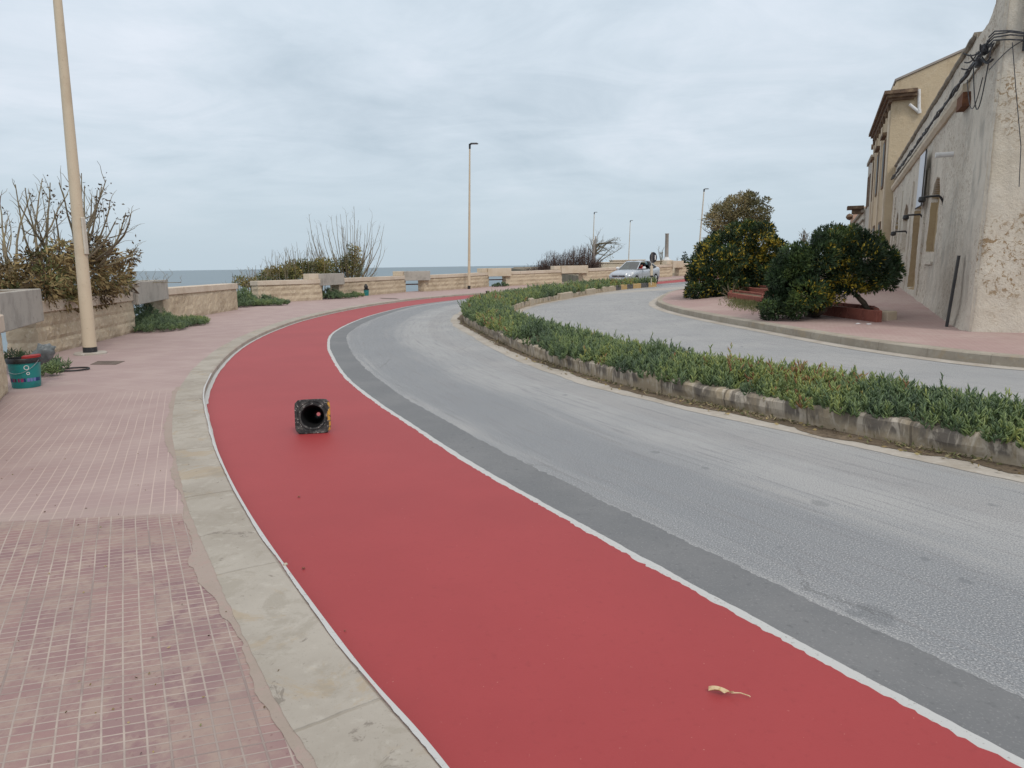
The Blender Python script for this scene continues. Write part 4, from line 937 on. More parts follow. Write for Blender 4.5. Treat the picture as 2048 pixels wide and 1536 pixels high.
M['tam'] = leafmat('tamarisk_twig', [(0, (.075, .05, .045)), (.6, (.125, .085, .07)), (1, (.17, .12, .09))], .9)
tamarisk('low dense purplish-brown tamarisk bush behind the wall, left of the car', [(1070, 530, 14), (1088, 518, 12), (1106, 498, 16), (1120, 505, 12), (1140, 496, 16), (1155, 490, 18), (1170, 486, 14), (1182, 496, 14), (1195, 515, 12), (1100, 520, 20), (1150, 515, 26), (1185, 525, 18)], 59.5, 620)
def windtree():
    Y = 64; base = P(1189, 556, Y); t = thing('windswept_tree', 'small windswept nearly bare tree leaning right beside the tamarisk', 'tree', base); mb = MB()
    tr = [base, P(1188, 540, Y), P(1187, 515, Y), P(1189, 490, Y), P(1192, 472, Y)]; mb.tube(tr, [.22, .19, .15, .11, .05], 8)
    obj('trunk', mb, M['column'], t, smooth=True)
    mb = MB()
    for (px, py) in ((1200, 463), (1207, 480), (1218, 484), (1230, 478), (1236, 478), (1241, 490), (1243, 496), (1228, 492), (1215, 500), (1210, 512), (1200, 500), (1222, 505), (1180, 478), (1176, 492), (1234, 486), (1205, 488), (1196, 480)):
        a = tr[random.choice((1, 2, 2, 3))].lerp(tr[3], random.random()*.5); twigs(mb, arc(a, P(px, py, Y+random.uniform(-.6, .6)), (0, 0, .06), 5, .04), .055, .012, 10, .7, .011, 4, .5)
    obj('branches', mb, M['twig'], t)
    crown('leaves', lobes_from_px([(1236, 484, 6), (1228, 488, 6), (1218, 514, 7), (1210, 505, 5), (1240, 494, 4), (1225, 498, 5), (1200, 492, 6)], Y, .3, 0), 22, .16, .06, lambda C: rng.random(len(C))*.7, M['olive'], t, .1, .2, 1)
windtree()

# ------------------------------------------------------------------ plaza trees and bushes
def trunk(name, pts, rads, parent, mat='trunk', n=9):
    mb = MB(); mb.tube(pts, rads, n); return obj(name, mb, M[mat], parent, smooth=True)
def core(lobes, dens, ll, yel, seed, base=.36):
    def tf(C):
        a = nz(C, 1.8, seed); b = nz(C, 4.0, seed+9); v = base+.5*a+.35*b+rng.normal(0, .09, len(C)); v = np.clip(v, 0, .74)
        k = yel(C); pick = rng.random(len(C)) < k*np.clip((b+.12)*3.2, 0, 1)
        v[pick] = rng.uniform(.84, 1, pick.sum()); return v
    return tf
# near bush with arching trunk
g = GP(1735, 640)
Yb = g.y+.6
t = thing('evergreen_bush', 'rounded dark evergreen bush nearest the old wall, yellow clusters at its lower right', 'bush', (g.x, g.y, g.z), 'yellow-flecked evergreen bushes on the pavement')
lst = [(1580, 508, 18), (1562, 532, 18), (1550, 560, 16), (1572, 606, 28), (1595, 560, 36), (1566, 570, 24), (1640, 512, 36), (1615, 585, 34), (1690, 500, 32), (1732, 518, 36), (1770, 530, 26), (1690, 548, 36), (1650, 552, 40), (1742, 556, 30), (1665, 484, 22), (1712, 484, 22), (1766, 552, 22), (1592, 616, 20), (1548, 622, 17), (1782, 516, 15), (1668, 590, 20), (1710, 574, 18), (1756, 566, 14), (1605, 515, 24), (1580, 540, 20), (1792, 538, 10), (1642, 484, 16), (1556, 596, 22), (1752, 494, 20), (1600, 528, 26), (1640, 590, 26), (1536, 612, 12), (1535, 630, 10), (1620, 612, 14), (1676, 464, 10), (1700, 470, 11), (1728, 476, 10), (1655, 472, 9), (1790, 556, 9), (1780, 572, 9), (1598, 496, 11), (1572, 522, 10), (1556, 548, 10), (1690, 598, 8)]
lb = lobes_from_px(lst, Yb, .5, .8); lb = [(c, r) for c, r in lb if not (c.z-r < .55 and c.x > P(1668, 500, Yb).x)]; lb += [q for q in sprigs(lb, 60, .10) if q[0].z > .8 or q[0].x < P(1640, 500, Yb).x]
cy_ = P(1705, 575, Yb)
def yel2(C):
    px = 1024+C[:, 0]/C[:, 1]*1469; py = 523-(C[:, 2]-1.5)/C[:, 1]*1450
    return np.exp(-((px-1712)/42)**2-((py-585)/42)**2)*1.1+.25*np.exp(-((px-1640)/30)**2-((py-590)/30)**2)+.16*np.exp(-((px-1700)/80)**2-((py-510)/40)**2)
crown('crown', lb, 620, .095, .034, core(lb, 0, 0, yel2, 4), M['bush'], t, .5, .35, .9)
trunk('trunk', [GP(1738, 643)+Vector((0, .5, .0)), P(1736, 622, Yb), P(1728, 606, Yb), P(1712, 590, Yb)], [.085, .075, .065, .05], t)
trunk('trunk', [GP(1640, 636)+Vector((0, .6, 0)), P(1644, 615, Yb), P(1650, 595, Yb), P(1640, 570, Yb)], [.15, .14, .12, .09], t)
mb = MB(); a = P(1642, 625, Yb)
for q in ((1600, 610), (1620, 600), (1665, 590), (1590, 590)): mb.tube(arc(a, P(*q, Yb), (0, 0, .1), 4), [.05, .045, .035, .03, .02], 6)
obj('limbs', mb, M['trunk'], t)
# second bush
g = GP(1462, 604); Yc = 26.6
t = thing('evergreen_bush', 'larger dark evergreen bush dotted with yellow, left one beside the road bend', 'bush', (g.x, g.y, g.z), 'yellow-flecked evergreen bushes on the pavement')
lst = [(1402, 560, 24), (1395, 585, 16), (1420, 520, 28), (1450, 494, 28), (1490, 474, 24), (1520, 486, 24), (1543, 505, 22), (1480, 530, 38), (1440, 560, 34), (1520, 540, 34), (1500, 510, 28), (1460, 520, 30), (1425, 480, 10), (1408, 500, 11), (1396, 530, 10), (1384, 556, 9), (1466, 458, 10), (1500, 450, 10), (1522, 460, 10), (1546, 478, 9), (1560, 492, 9), (1380, 590, 9), (1405, 600, 12), (1436, 603, 12), (1560, 522, 22), (1400, 535, 24), (1432, 588, 26), (1470, 580, 30), (1540, 560, 34), (1385, 578, 12), (1500, 575, 28), (1572, 560, 22), (1592, 558, 20), (1470, 465, 20), (1420, 498, 20), (1445, 590, 20), (1530, 462, 18)]
lb = lobes_from_px(lst, Yc, .7, 1.3); lb += sprigs(lb, 70, .14)
def yel1(C):
    px = 1024+C[:, 0]/C[:, 1]*1469; py = 524-(C[:, 2]-1.5)/C[:, 1]*1450
    return .5*np.exp(-((px-1398)/18)**2-((py-515)/36)**2)+.75*np.exp(-((px-1535)/34)**2-((py-498)/28)**2)+.30*np.exp(-((px-1480)/70)**2-((py-490)/45)**2)+.35*np.exp(-((px-1410)/24)**2-((py-580)/20)**2)+.08
crown('crown', lb, 320, .125, .045, core(lb, 0, 0, yel1, 14), M['bush'], t, .5, .35, .9)
for (x0, x1, y1) in ((1500, 1492, 560), (1522, 1532, 555)):
    a = P(x0, 580, 27.2); zg = zp(a.x, a.y); trunk('trunk', [Vector((a.x, a.y, zg-.05)), Vector((a.x+.05, a.y, zg+.3)), P(x1, y1, 27.2)], [.07, .06, .05], t)
mb = MB(); a = P(1462, 600, 24.8)
for q in ((1445, 575), (1470, 570), (1480, 580), (1438, 585), (1455, 572)): twigs(mb, arc(a, P(*q, 24.8), (0, 0, .1), 4), .02, .006, 5, .25, .005)
obj('bare_twigs', mb, M['twig'], t)
# tall olive tree behind
Yd = 35; g = P(1470, 580, Yd)
t = thing('olive_tree', 'tall thin-crowned olive-brown tree rising behind the left evergreen bush', 'tree', (g.x, g.y, zp(g.x, g.y)))
lst = [(1532, 402, 8), (1538, 420, 8), (1462, 400, 9), (1482, 392, 8), (1440, 428, 20), (1424, 440, 16), (1450, 418, 16), (1470, 416, 24), (1492, 402, 15), (1503, 398, 14), (1497, 390, 9), (1508, 415, 18), (1515, 430, 18), (1522, 445, 14), (1480, 440, 26), (1455, 445, 20), (1530, 438, 9), (1436, 455, 12), (1500, 455, 24), (1470, 465, 20), (1520, 462, 14), (1528, 424, 8), (1432, 415, 8)]
lb = lobes_from_px(lst, Yd, .7, .9)
crown('crown', lb, 150, .13, .05, lambda C: .50+.55*nz(C, .9, 3)-.18*np.clip((C[:, 0]-P(1490, 400, Yd).x)/1.0, -1, 1)+rng.normal(0, .12, len(C)), M['olive'], t, .25, .35, .9)  # tint is noise plus a ramp, lighter on the crown's left, darker on its right
trunk('trunk', [Vector((g.x-.6, g.y, zp(g.x, g.y))), P(1438, 500, Yd), P(1432, 470, Yd), P(1440, 440, Yd)], [.16, .13, .10, .06], t)
mb = MB()
for (px, py) in ((1412, 445), (1408, 460), (1416, 432), (1408, 478), (1420, 425), (1470, 420), (1500, 395), (1430, 410), (1520, 440)): twigs(mb, arc(P(1436, 478, Yd), P(px, py, Yd), (0, 0, .05), 5), .04, .01, 9, .5, .009, 4)
obj('branches', mb, M['twig'], t)
# dark tree behind the near bush, little bare tree, conifer
Ye = 29; g = P(1680, 560, Ye)
t = thing('dark_tree', 'dark green treetop showing above the near evergreen bush beside the buildings', 'tree', (g.x, g.y, zp(g.x, g.y)))
lb = lobes_from_px([(1648, 464, 13), (1662, 459, 12), (1680, 460, 12), (1697, 466, 14), (1712, 464, 9), (1706, 462, 8), (1640, 478, 16), (1670, 482, 26), (1700, 485, 22), (1655, 500, 26), (1690, 505, 26), (1636, 468, 8), (1725, 480, 12)], Ye, .6, .9)
crown('crown', lb, 170, .12, .05, lambda C: .22+.35*nz(C, 1.2, 3)+rng.normal(0, .08, len(C)), M['bush'], t, .35, .35, .9)
trunk('trunk', [Vector((g.x, g.y, zp(g.x, g.y))), P(1678, 530, Ye), P(1676, 490, Ye)], [.14, .12, .08], t)
g = P(1607, 520, 48); t = thing('bare_tree', 'tiny distant bare tree between the two evergreen bushes', 'tree', (g.x, g.y, zp(g.x, g.y))); mb = MB(); r = Vector((g.x, g.y, zp(g.x, g.y)))
mb.tube([r, P(1607, 490, 48)], [.08, .05], 6)
for (px, py) in ((1602, 466), (1606, 470), (1611, 463), (1617, 470), (1600, 476), (1620, 478), (1609, 462), (1614, 468)): twigs(mb, arc(P(1607, 492, 48), P(px, py, 48), (0, 0, .05), 4), .03, .012, 8, .35, .012, 4)
obj('branches', mb, M['twig'], t); crown('leaves', lobes_from_px([(1608, 468, 5), (1614, 474, 6), (1604, 476, 6)], 48, .1, 0), 20, .15, .07, lambda C: rng.random(len(C))*.3, M['dead'], t, .1)
Yf = 74; g = P(1370, 530, Yf); t = thing('conifer', 'small dark pointed conifer left of the evergreen bush, far behind the wall', 'tree', (g.x, g.y, zt(Yf)))
lb = lobes_from_px([(1370, 507, 2.5), (1370, 512, 4), (1370, 518, 6), (1371, 524, 7), (1368, 530, 7)], Yf, .1, 0); crown('crown', lb, 60, .22, .09, lambda C: .05+rng.random(len(C))*.25, M['bush'], t, .1)
trunk('trunk', [Vector((g.x, g.y, zt(Yf))), P(1370, 515, Yf)], [.1, .05], t)
for (px, top, Yk, lab) in ((1322, 492, 86, 'thin bare sapling just left of the stone column'), (1392, 490, 70, 'thin bare sapling at the foot of the third lamp, left of the bush'), (1352, 514, 80, 'low leafless bush between the stone column and the small conifer')):
    r = P(px, 535, Yk); t = thing('bare_sapling', lab, 'tree', r, 'bare saplings beyond the wall'); mb = MB()
    for _ in range(7): twigs(mb, arc(r, P(px+random.uniform(-7, 7), top+random.uniform(0, 20), Yk), (0, 0, 0), 4, .06), .035, .015, 6, .5, .014, 4)
    obj('branches', mb, M['twig'], t)

# terracotta-edged beds and weeds
def bed(label, pts, h, light=True):
    c = sum((Vector(p) for p in pts), Vector((0, 0, 0)))/len(pts); t = thing('brick_planter', label, 'planter', c, 'low terracotta brick beds on the pavement')
    n = len(pts); mb = MB(); m2 = MB()
    for i in range(n):
        a, b = Vector(pts[i]), Vector(pts[(i+1) % n]); d = b-a; L = d.length; k = max(1, int(L/.5)); rz = math.atan2(d.y, d.x)
        for j in range(k):
            q = a.lerp(b, (j+.5)/k); (mb).box((q.x+random.uniform(-.006, .006), q.y, q.z+h/2-.06), (L/k-.012, .11, h+.12+random.uniform(-.01, .01)), rz, 0, .012)
    obj('brick_edging', mb, M['terracotta'], t)
    m2.add([(p[0], p[1], p[2]+h*.7) for p in pts], [tuple(range(n))]); obj('soil', m2, M['soil'], t)
    return t
def quad(px0, px1, depth, h=.0):
    a, b = GP(*px0), GP(*px1); d = (b-a); d.z = 0; n = Vector((.35, .93, 0))
    c, e = b+n*depth, a+n*depth; c.z = zp(c.x, c.y); e.z = zp(e.x, e.y); return [a, b, c, e]
bed('terracotta bed under the near evergreen bush, closest to the wall corner', quad((1556, 618), (1758, 645), 1.25), .25)
bed('terracotta bed with grass between the two evergreen bushes', quad((1458, 597), (1525, 608), 1.3), .20)
bed('short terracotta bed behind the grass, under the left evergreen bush', quad((1476, 585), (1545, 592), 1.2), .22)
C = []; D = []
for _ in range(2600):
    px = random.uniform(1468, 1545); py = 603+(px-1468)*.17+random.gauss(2, 6); q = GP(px, min(640, max(596, py))) if _ % 8 == 0 or not C else None
    if q is None: q = Vector(C[-1])+Vector((random.gauss(0, .12), random.gauss(0, .12), 0))
    C.append(q); D.append((random.gauss(0, .5), random.gauss(0, .5), 1))
tag(leafmesh('grass_patch', C, D, .11, .016, rng.random(len(C))*.55, M['grass'], None), kind='stuff')
q = GP(1770, 645); mb = MB(); mb.box((q.x+.3, q.y+.55, q.z+.07), (.35, .3, .28), .5, 0, .015); tag(obj('stone_block', mb, M['stone_smooth']), 'pale stone block at the end of the nearest terracotta bed', 'stone block')
for (px, py, lab) in ((1716, 648, 'left one of two white paper scraps before the terracotta bed'), (1738, 649, 'right one of two white paper scraps before the terracotta bed')):
    q = GP(px, py); mb = MB(); mb.box(q+Vector((0, 0, .012)), (.11, .07, .02), random.random(), 0, .006, taper=.6); tag(obj('paper_scrap', mb, M['pvc']), lab, 'litter', 'white paper scraps')

# ------------------------------------------------------------------ old low warehouse on the right, with its battered corner
BC = Vector((8.59, 13.56, .15)); BD = Vector((.391, .9204, 0)); BN = Vector((.9204, -.391, 0)); BK = .02
def BP(s, r, z): return BC+BD*s+BN*(r+z*BK)+Vector((0, 0, z))
wh = thing('old_warehouse', 'long low old warehouse with weathered grey side wall, blind arches and pale rough corner', 'building', BC)
def top_z(s):
    if s < .75: return 7.2
    if s < 1.0: return 7.2-(s-.75)/.25*1.15
    if s < 1.45: return 6.05-(s-1.0)*.5
    if s < 2.5: return 5.82-(s-1.45)*.03
    return 5.92-(s-2.5)*.035
ARCH = [(6.68, .80, 1.55, 3.45), (10.45, .85, .45, 3.38), (14.1, .82, 1.60, 3.27), (17.35, .7, .8, 3.2), (20.4, .6, .9, 3.1)]
def niche(s, z):
    for (c, w, zb, zt_) in ARCH:
        u = abs(s-c)
        if u < w and zb < z < zt_-.62*(1-math.sqrt(max(0, 1-(u/w)**2))) - .0: return True
    return False
ds = .05; ns_ = int(20.6/ds); hz_ = .05; nz_ = int(7.3/hz_); V = []; idx = {}
mbS = MB()
for i in range(ns_+1):
    s = i*ds; tz = top_z(s)
    for j in range(nz_+1):
        z = -.3+j*(tz+.3)/nz_
        nn = .030*mnoise.noise(Vector((s*.7, z*.7, 1)))+.016*mnoise.noise(Vector((s*2.6, z*2.6, 4)))+.009*mnoise.noise(Vector((s*8, z*8, 7)))
        fl = .18*max(0, (.7-z))**2 if s > .3 else .10*max(0, .5-z)**2
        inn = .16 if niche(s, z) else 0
        e_ = .05*max(0, (.12-s)/.12)**2
        V.append(BP(s, -nn-fl+inn+e_, z))
F = []; Mi = []
for i in range(ns_):
    for j in range(nz_):
        s = (i+.5)*ds; z = -.3+(j+.5)*(top_z(s)+.3)/nz_
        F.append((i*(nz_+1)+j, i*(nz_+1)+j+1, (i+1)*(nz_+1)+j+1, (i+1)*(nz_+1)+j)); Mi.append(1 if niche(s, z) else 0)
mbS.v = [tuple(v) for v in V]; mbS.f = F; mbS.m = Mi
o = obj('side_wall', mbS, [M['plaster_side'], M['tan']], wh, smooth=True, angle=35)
mbF = MB(); nr_ = 80; nzf = 90
V = []
for i in range(nr_+1):
    r = i*5.2/nr_
    for j in range(nzf+1):
        z = -.3+j*(7.5)/nzf
        nn = .035*mnoise.noise(Vector((r*.8, z*.8, 31)))+.020*mnoise.noise(Vector((r*2.6, z*2.6, 34)))+.011*mnoise.noise(Vector((r*8, z*8, 37)))
        e_ = .05*max(0, (.12-r)/.12)**2
        V.append(BC+BD*(-nn-.05*max(0, .5-z)+e_-.002)+BN*(r+z*BK)+Vector((0, 0, z)))
mbF.v = [tuple(v) for v in V]; mbF.f = [(i*(nzf+1)+j, (i+1)*(nzf+1)+j, (i+1)*(nzf+1)+j+1, i*(nzf+1)+j+1) for i in range(nr_) for j in range(nzf)]; mbF.m = [0]*len(mbF.f)
obj('front_wall', mbF, M['plaster_front'], wh, smooth=True, angle=50)
mb = MB()
def bbox(mb, s0, s1, r0, r1, z0, z1, m=0):
    vs = [BP(s, r, z) for z in (z0, z1) for (s, r) in ((s0, r0), (s1, r0), (s1, r1), (s0, r1))]
    mb.add(vs, [(0, 1, 2, 3)[::1], (7, 6, 5, 4), (0, 4, 5, 1), (1, 5, 6, 2), (2, 6, 7, 3), (3, 7, 4, 0)], m)
bbox(mb, .25, 20.3, .30, 5.0, -.5, 5.15); obj('roof', mb, M['old_moulding'], wh)
def along(name, f, s0, s1, r0, r1, h, mat, seg=.25, wob=.012, seed=0):
    mb = MB(); n = int((s1-s0)/seg); V = []
    for i in range(n+1):
        s = s0+(s1-s0)*i/n; z = f(s)+wob*mnoise.noise(Vector((s*2, seed, 0)))
        w = .02*mnoise.noise(Vector((s*3, seed, 5)))
        V += [BP(s, r1, z), BP(s, -r0*.45-w, z), BP(s, -r0-w, z+h*.45), BP(s, -r0-w, z+h), BP(s, r1, z+h*1.02)]
    F = [(i*5+j, i*5+(j+1) % 5, (i+1)*5+(j+1) % 5, (i+1)*5+j) for i in range(n) for j in range(5)]+[(0, 1, 2, 3, 4), tuple(n*5+j for j in (4, 3, 2, 1, 0))]
    mb.add(V, F); return obj(name, mb, mat, wh)
along('ledge_moulding', lambda s: 4.86-.033*(s-2), 2.9, 20.2, .13, .05, .20, M['stone_smooth'], seed=1)
along('coping', lambda s: top_z(max(s, 2.6))-.05, 2.55, 20.2, .075, .3, .09, M['old_moulding'], seed=2, wob=.03)
along('string_course', lambda s: 5.13-.02*s, .2, 20.2, .035, .05, .05, M['old_moulding'], seed=3)
mb = MB(); bbox(mb, 5.85, 7.5, -.06, .1, 1.22, 1.30); obj('sill', mb, M['plaster_side'], wh)
mb = MB(); bbox(mb, 2.55, 3.3, -.16, .05, 4.52, 4.80); obj('rusty_bracket', mb, M['rust'], wh)
for c in (8.55, 12.3, 15.8, 18.8): mb = MB(); bbox(mb, c-.22, c+.22, -.05, .05, -.3, 3.9); obj('pilaster', mb, M['plaster_side'], wh)
# attached things
t = thing('wall_banner', 'narrow pale blue-white vertical banner fixed high on the grey warehouse wall', 'banner', BP(8.7, -.1, 2.85)); mb = MB(); bbox(mb, 8.1, 9.5, -.16, -.13, 2.88, 4.38); obj('panel', mb, M['banner'], t)
mb = MB(); mb.tube([BP(8.08, -.165, 2.86), BP(8.08, -.165, 4.4)], .018, 6); mb.tube([BP(8.08, -.165, 2.86), BP(9.5, -.165, 2.86)], .018, 6); obj('frame', mb, M['dark_sheet'], t)
mb = MB(); mb.tube([BP(4.3, .05, 3.76), BP(4.3, -.36, 3.76)], .06, 12); tag(obj('pipe_stub', mb, M['pvc']), 'short white pipe stub poking out of the warehouse wall', 'pipe')
for k, (s, z, lab) in enumerate(((5.15, 2.86, 'black wall lamp nearest the corner, beside the largest blind arch'), (8.75, 2.62, 'black wall lamp between the two nearest blind arches'), (12.55, 2.28, 'farthest black wall lamp on the grey warehouse wall'))):
    t = thing('wall_lamp', lab, 'wall lamp', BP(s, 0, z), 'black wall lamps on the warehouse'); mb = MB(); mb.tube([BP(s, .03, z-.16), BP(s, -.05, z-.02), BP(s, -.10, z+.03), BP(s, -.42, z+.02)], [.025, .03, .03, .025], 8); mb.tube([BP(s, .02, z-.25), BP(s, -.02, z-.05)], .018, 6); obj('arm', mb, M['metal_black'], t)
    mb = MB(); mb.lathe([(0, .05), (.07, .03), (.09, -.06), (.06, -.10), (0, -.11)], BP(s, -.46, z-.01), 12); obj('lamp_shade', mb, M['metal_black'], t)
t = thing('post_strip', 'dark grey plank standing upright against the warehouse wall near its corner', 'plank', BP(1.15, -.05, 0))
mb = MB(); a = BP(1.12, -.22, -.04); b = BP(1.35, -.10, 1.42); dv = (b-a); w = BD*.075
V = [a-w-BN*.02, a+w-BN*.02, a+w+BN*.02, a-w+BN*.02]; V += [v+dv for v in V]; mb.add(V, [(3, 2, 1, 0), (4, 5, 6, 7), (0, 1, 5, 4), (1, 2, 6, 5), (2, 3, 7, 6), (3, 0, 4, 7)]); obj('plank', mb, M['dark_sheet'], t)
# cable bundle along the ledge
t = thing('cable_bundle', 'tangle of black cables strung along the warehouse ledge and round its corner', 'cables', BP(.2, -.1, 5.15)); mb = MB()
for k in range(7):
    pts = []; o0 = random.uniform(-.05, .05)
    for i in range(90):
        s = .15+i*.22; sag = -.05*abs(math.sin(s*1.6+k))*(.4+.6*random.random()); pts.append(BP(s, -.16-.03*math.sin(k*2+s*3), 5.17-.0215*s+o0*.8+sag+.02*math.sin(s*5+k*2)))
    mb.tube(pts, .011+.005*(k % 3), 5)
obj('strung_cables', mb, M['cable'], t); mb = MB()
for k in range(4):
    z = 5.12+.05*k; pts = [BP(.25, -.16, z), BP(-.02, -.12, z+.02)]+[BC+BD*(-.12-.02*math.sin(k))+BN*(r+.1)+Vector((0, 0, z+.03*math.sin(r*2+k)-.10*math.sin(min(1, r/1.2)*math.pi))) for r in (.1, .3, .5, .8, 1.2, 2, 3)]; mb.tube(pts, .013, 5)
obj('corner_cables', mb, M['cable'], t); mb = MB()
def hang(p0, p1, sag, r=.009): mb.tube([p0.lerp(p1, i/14)-Vector((0, 0, sag*math.sin(math.pi*i/14))) for i in range(15)], r, 5)
hang(BP(1.3, -.2, 5.0), BP(-.0, -.14, 5.12), .95, .011); hang(BP(1.9, -.2, 4.9), BP(.3, -.18, 4.6), .55); hang(BP(.0, -.14, 4.65), BC+BD*-.12+BN*.6+Vector((0, 0, 5.1)), -.12)
mb.tube([BC+BD*-.1+BN*.25+Vector((0, 0, 5.05)), BC+BD*-.1+BN*.36+Vector((0, 0, 4.3)), BC+BD*-.1+BN*.52+Vector((0, 0, 3.3)), BC+BD*-.1+BN*.55+Vector((0, 0, 2.6))], .008, 5)
for k in range(14): q = BP(.15+random.uniform(0, .9), -.19, 5.1+random.uniform(-.12, .12)); hang(q, q+Vector((random.uniform(-.3, .3), random.uniform(-.3, .3), random.uniform(-.15, .15))), .08, .014)
obj('hanging_loops', mb, M['cable'], t)
mb = MB(); mb.box(BP(.5, -.17, 5.12), (.1, .26, .16), math.atan2(BD.y, BD.x)-math.pi/2, 0, .015); obj('junction_box', mb, M['cable'], t); mb = MB(); mb.box(BP(1.0, -.17, 5.0), (.1, .2, .12), math.atan2(BD.y, BD.x)-math.pi/2, 0, .015); obj('junction_box', mb, M['cable'], t)
mb = MB(); mb.tube([BC+BD*-.08+BN*.45+Vector((0, 0, z)) for z in (4.9, 5.6, 6.4, 7.2)], .045, 10); tag(obj('downpipe', mb, M['dark_sheet']), 'dark pipe rising beside the cables on the pale corner, at the right edge', 'pipe')

# ------------------------------------------------------------------ tall yellowish building and the row beyond
S0, S1 = 20.25, 31.0
def prism(mb, s0, s1, poly, m=0):
    n = len(poly); vs = [BC+BD*s+BN*r+Vector((0, 0, z)) for s in (s0, s1) for (r, z) in poly]
    mb.add(vs, [tuple(range(n)), tuple(range(2*n-1, n-1, -1))]+[(i, n+i, n+(i+1) % n, (i+1) % n) for i in range(n)], m)
def rbox(mb, s0, s1, r0, r1, z0, z1, m=0): prism(mb, s0, s1, [(r0, z0), (r1, z0), (r1, z1), (r0, z1)], m)
tb = thing('tall_house', 'tall cream house with sloping gable and heavy brown cornice behind the low warehouse', 'building', BC+BD*S0)
mb = MB(); prism(mb, S0, S1, [(-.22, -1), (9.5, -1), (9.5, 9.4), (4.8, 10.66), (-.10, 8.80), (-.14, 8.62), (-.22, 8.6)]); obj('walls', mb, M['plaster_yellow'], tb)
mb = MB(); prism(mb, S0-.06, S1+.06, [(-.14, 8.80), (4.8, 10.68), (9.7, 9.42), (9.7, 9.50), (4.8, 10.77), (-.16, 8.88)]); obj('roof_edge', mb, M['column'], tb)
mb = MB(); rbox(mb, S0-.5, S1+.3, -.55, -.2, 8.22, 8.36); rbox(mb, S0-.38, S1+.2, -.44, -.21, 8.10, 8.218); rbox(mb, S0-.22, S1+.1, -.34, -.215, 7.94, 8.098)
rbox(mb, S0-.5, S0-.002, -.2, .68, 8.22, 8.36); rbox(mb, S0-.38, S0-.003, -.21, .68, 8.10, 8.218); rbox(mb, S0-.22, S0-.004, -.215, .6, 8.0, 8.098); obj('cornice', mb, M['brown_moulding'], tb)
for k in range(9): mb = MB(); s = S0+.4+k*1.45; rbox(mb, s, s+.2, -.33, -.221, 7.66, 7.935); obj('cornice_bracket', mb, M['brown_moulding'], tb)
for s in (S0+.05, S0+4.2, S0+8.4, S1-.5): mb = MB(); rbox(mb, s, s+.45, -.29, -.222, -.8, 7.64); obj('pilaster', mb, M['stone_smooth'], tb)
for s in (S0+1.7, S0+5.9, S0+10.1):
    for z in (1.0, 4.6): 
        mb = MB(); rbox(mb, s, s+1.2, -.262, -.223, z, z+2.1); w_ = obj('window', mb, M['brown_moulding'], tb); mb = MB(); rbox(mb, s+.12, s+1.08, -.268, -.263, z+.12, z+1.98); obj('pane', mb, M['car_dark'], w_)
    mb = MB(); rbox(mb, s-.2, s+1.4, -.40, -.224, 6.85, 6.98); obj('window_hood', mb, M['brown_moulding'], tb)
mb = MB(); g0 = BC+BD*(S0-.1); pp = lambda r, z: g0+BN*r+Vector((0, 0, z-.15+.15))
mb.tube([pp(.76, 8.36), pp(.82, 7.52)], .062, 12); mb.tube([pp(.83, 7.44), pp(.44, 7.80)], .062, 12); mb.tube([pp(.82, 7.56), pp(.84, 7.40)], .075, 12)
tag(obj('drainpipe', mb, M['pvc']), 'white bent drainpipe piece on the cream gable under the cornice', 'pipe')
b3 = thing('row_house', 'narrow grey house front squeezed beyond the tall cream house', 'building', BC+BD*33.3); mb = MB(); rbox(mb, 33.35, 37.5, -.18, 7, -1, 7.3); obj('walls', mb, M['plaster_white'], b3)
mb = MB(); rbox(mb, 33.3, 37.7, -.27, 7.1, 7.302, 7.5); obj('cornice', mb, M['old_moulding'], b3)
for s in (34.1, 35.9): mb = MB(); rbox(mb, s, s+.9, -.22, -.182, 4.6, 6.5); obj('window', mb, M['brown_moulding'], b3)
b4 = thing('low_row_house', 'low weathered grey house with a projecting dark balcony slab, beyond the warehouse', 'building', BC+BD*38); mb = MB(); prism(mb, 37.8, 54, [(-.25, -1), (6, -1), (6, 4.9), (-.25, 4.75)]); obj('walls', mb, M['plaster_side'], b4)
mb = MB(); rbox(mb, 37.6, 54, -.42, -.252, 4.45, 4.62); rbox(mb, 37.6, 54, -.36, -.253, 3.9, 4.0); obj('cornice', mb, M['old_moulding'], b4)
mb = MB(); rbox(mb, 38.2, 39.6, -1.25, -.255, 4.72, 4.92); rbox(mb, 38.4, 39.3, -.95, -.256, 4.42, 4.718); obj('balcony_slab', mb, M['brown_moulding'], b4)
for s in (40, 43, 46, 49): mb = MB(); rbox(mb, s, s+1.2, -.32, -.257, .3, 3.1); obj('doorway', mb, M['tan'], b4)
b5 = thing('pink_house', 'small pinkish house closing the far end of the building row', 'building', BC+BD*55); mb = MB(); prism(mb, 54.1, 62, [(-.35, -1), (6, -1), (6, 5.5), (1.2, 5.5), (.6, 5.9), (-.1, 5.7), (-.35, 5.3)]); obj('walls', mb, M['plaster_pink'], b5)
mb = MB(); q = BC+BD*56+BN*-.6+Vector((0, 0, 5.15)); mb.lathe([(0, .3), (.2, .2), (.3, 0), (.2, -.2), (0, -.3)], q, 12); mb.box(q+BN*.25, (.5, .3, .3), -.4, 0, .04); obj('round_finial', mb, M['brown_moulding'], b5, smooth=True, angle=40)
for s in (55.5, 58.5): mb = MB(); rbox(mb, s, s+1.1, -.42, -.352, .6, 3.2); obj('doorway', mb, M['rust'], b5)
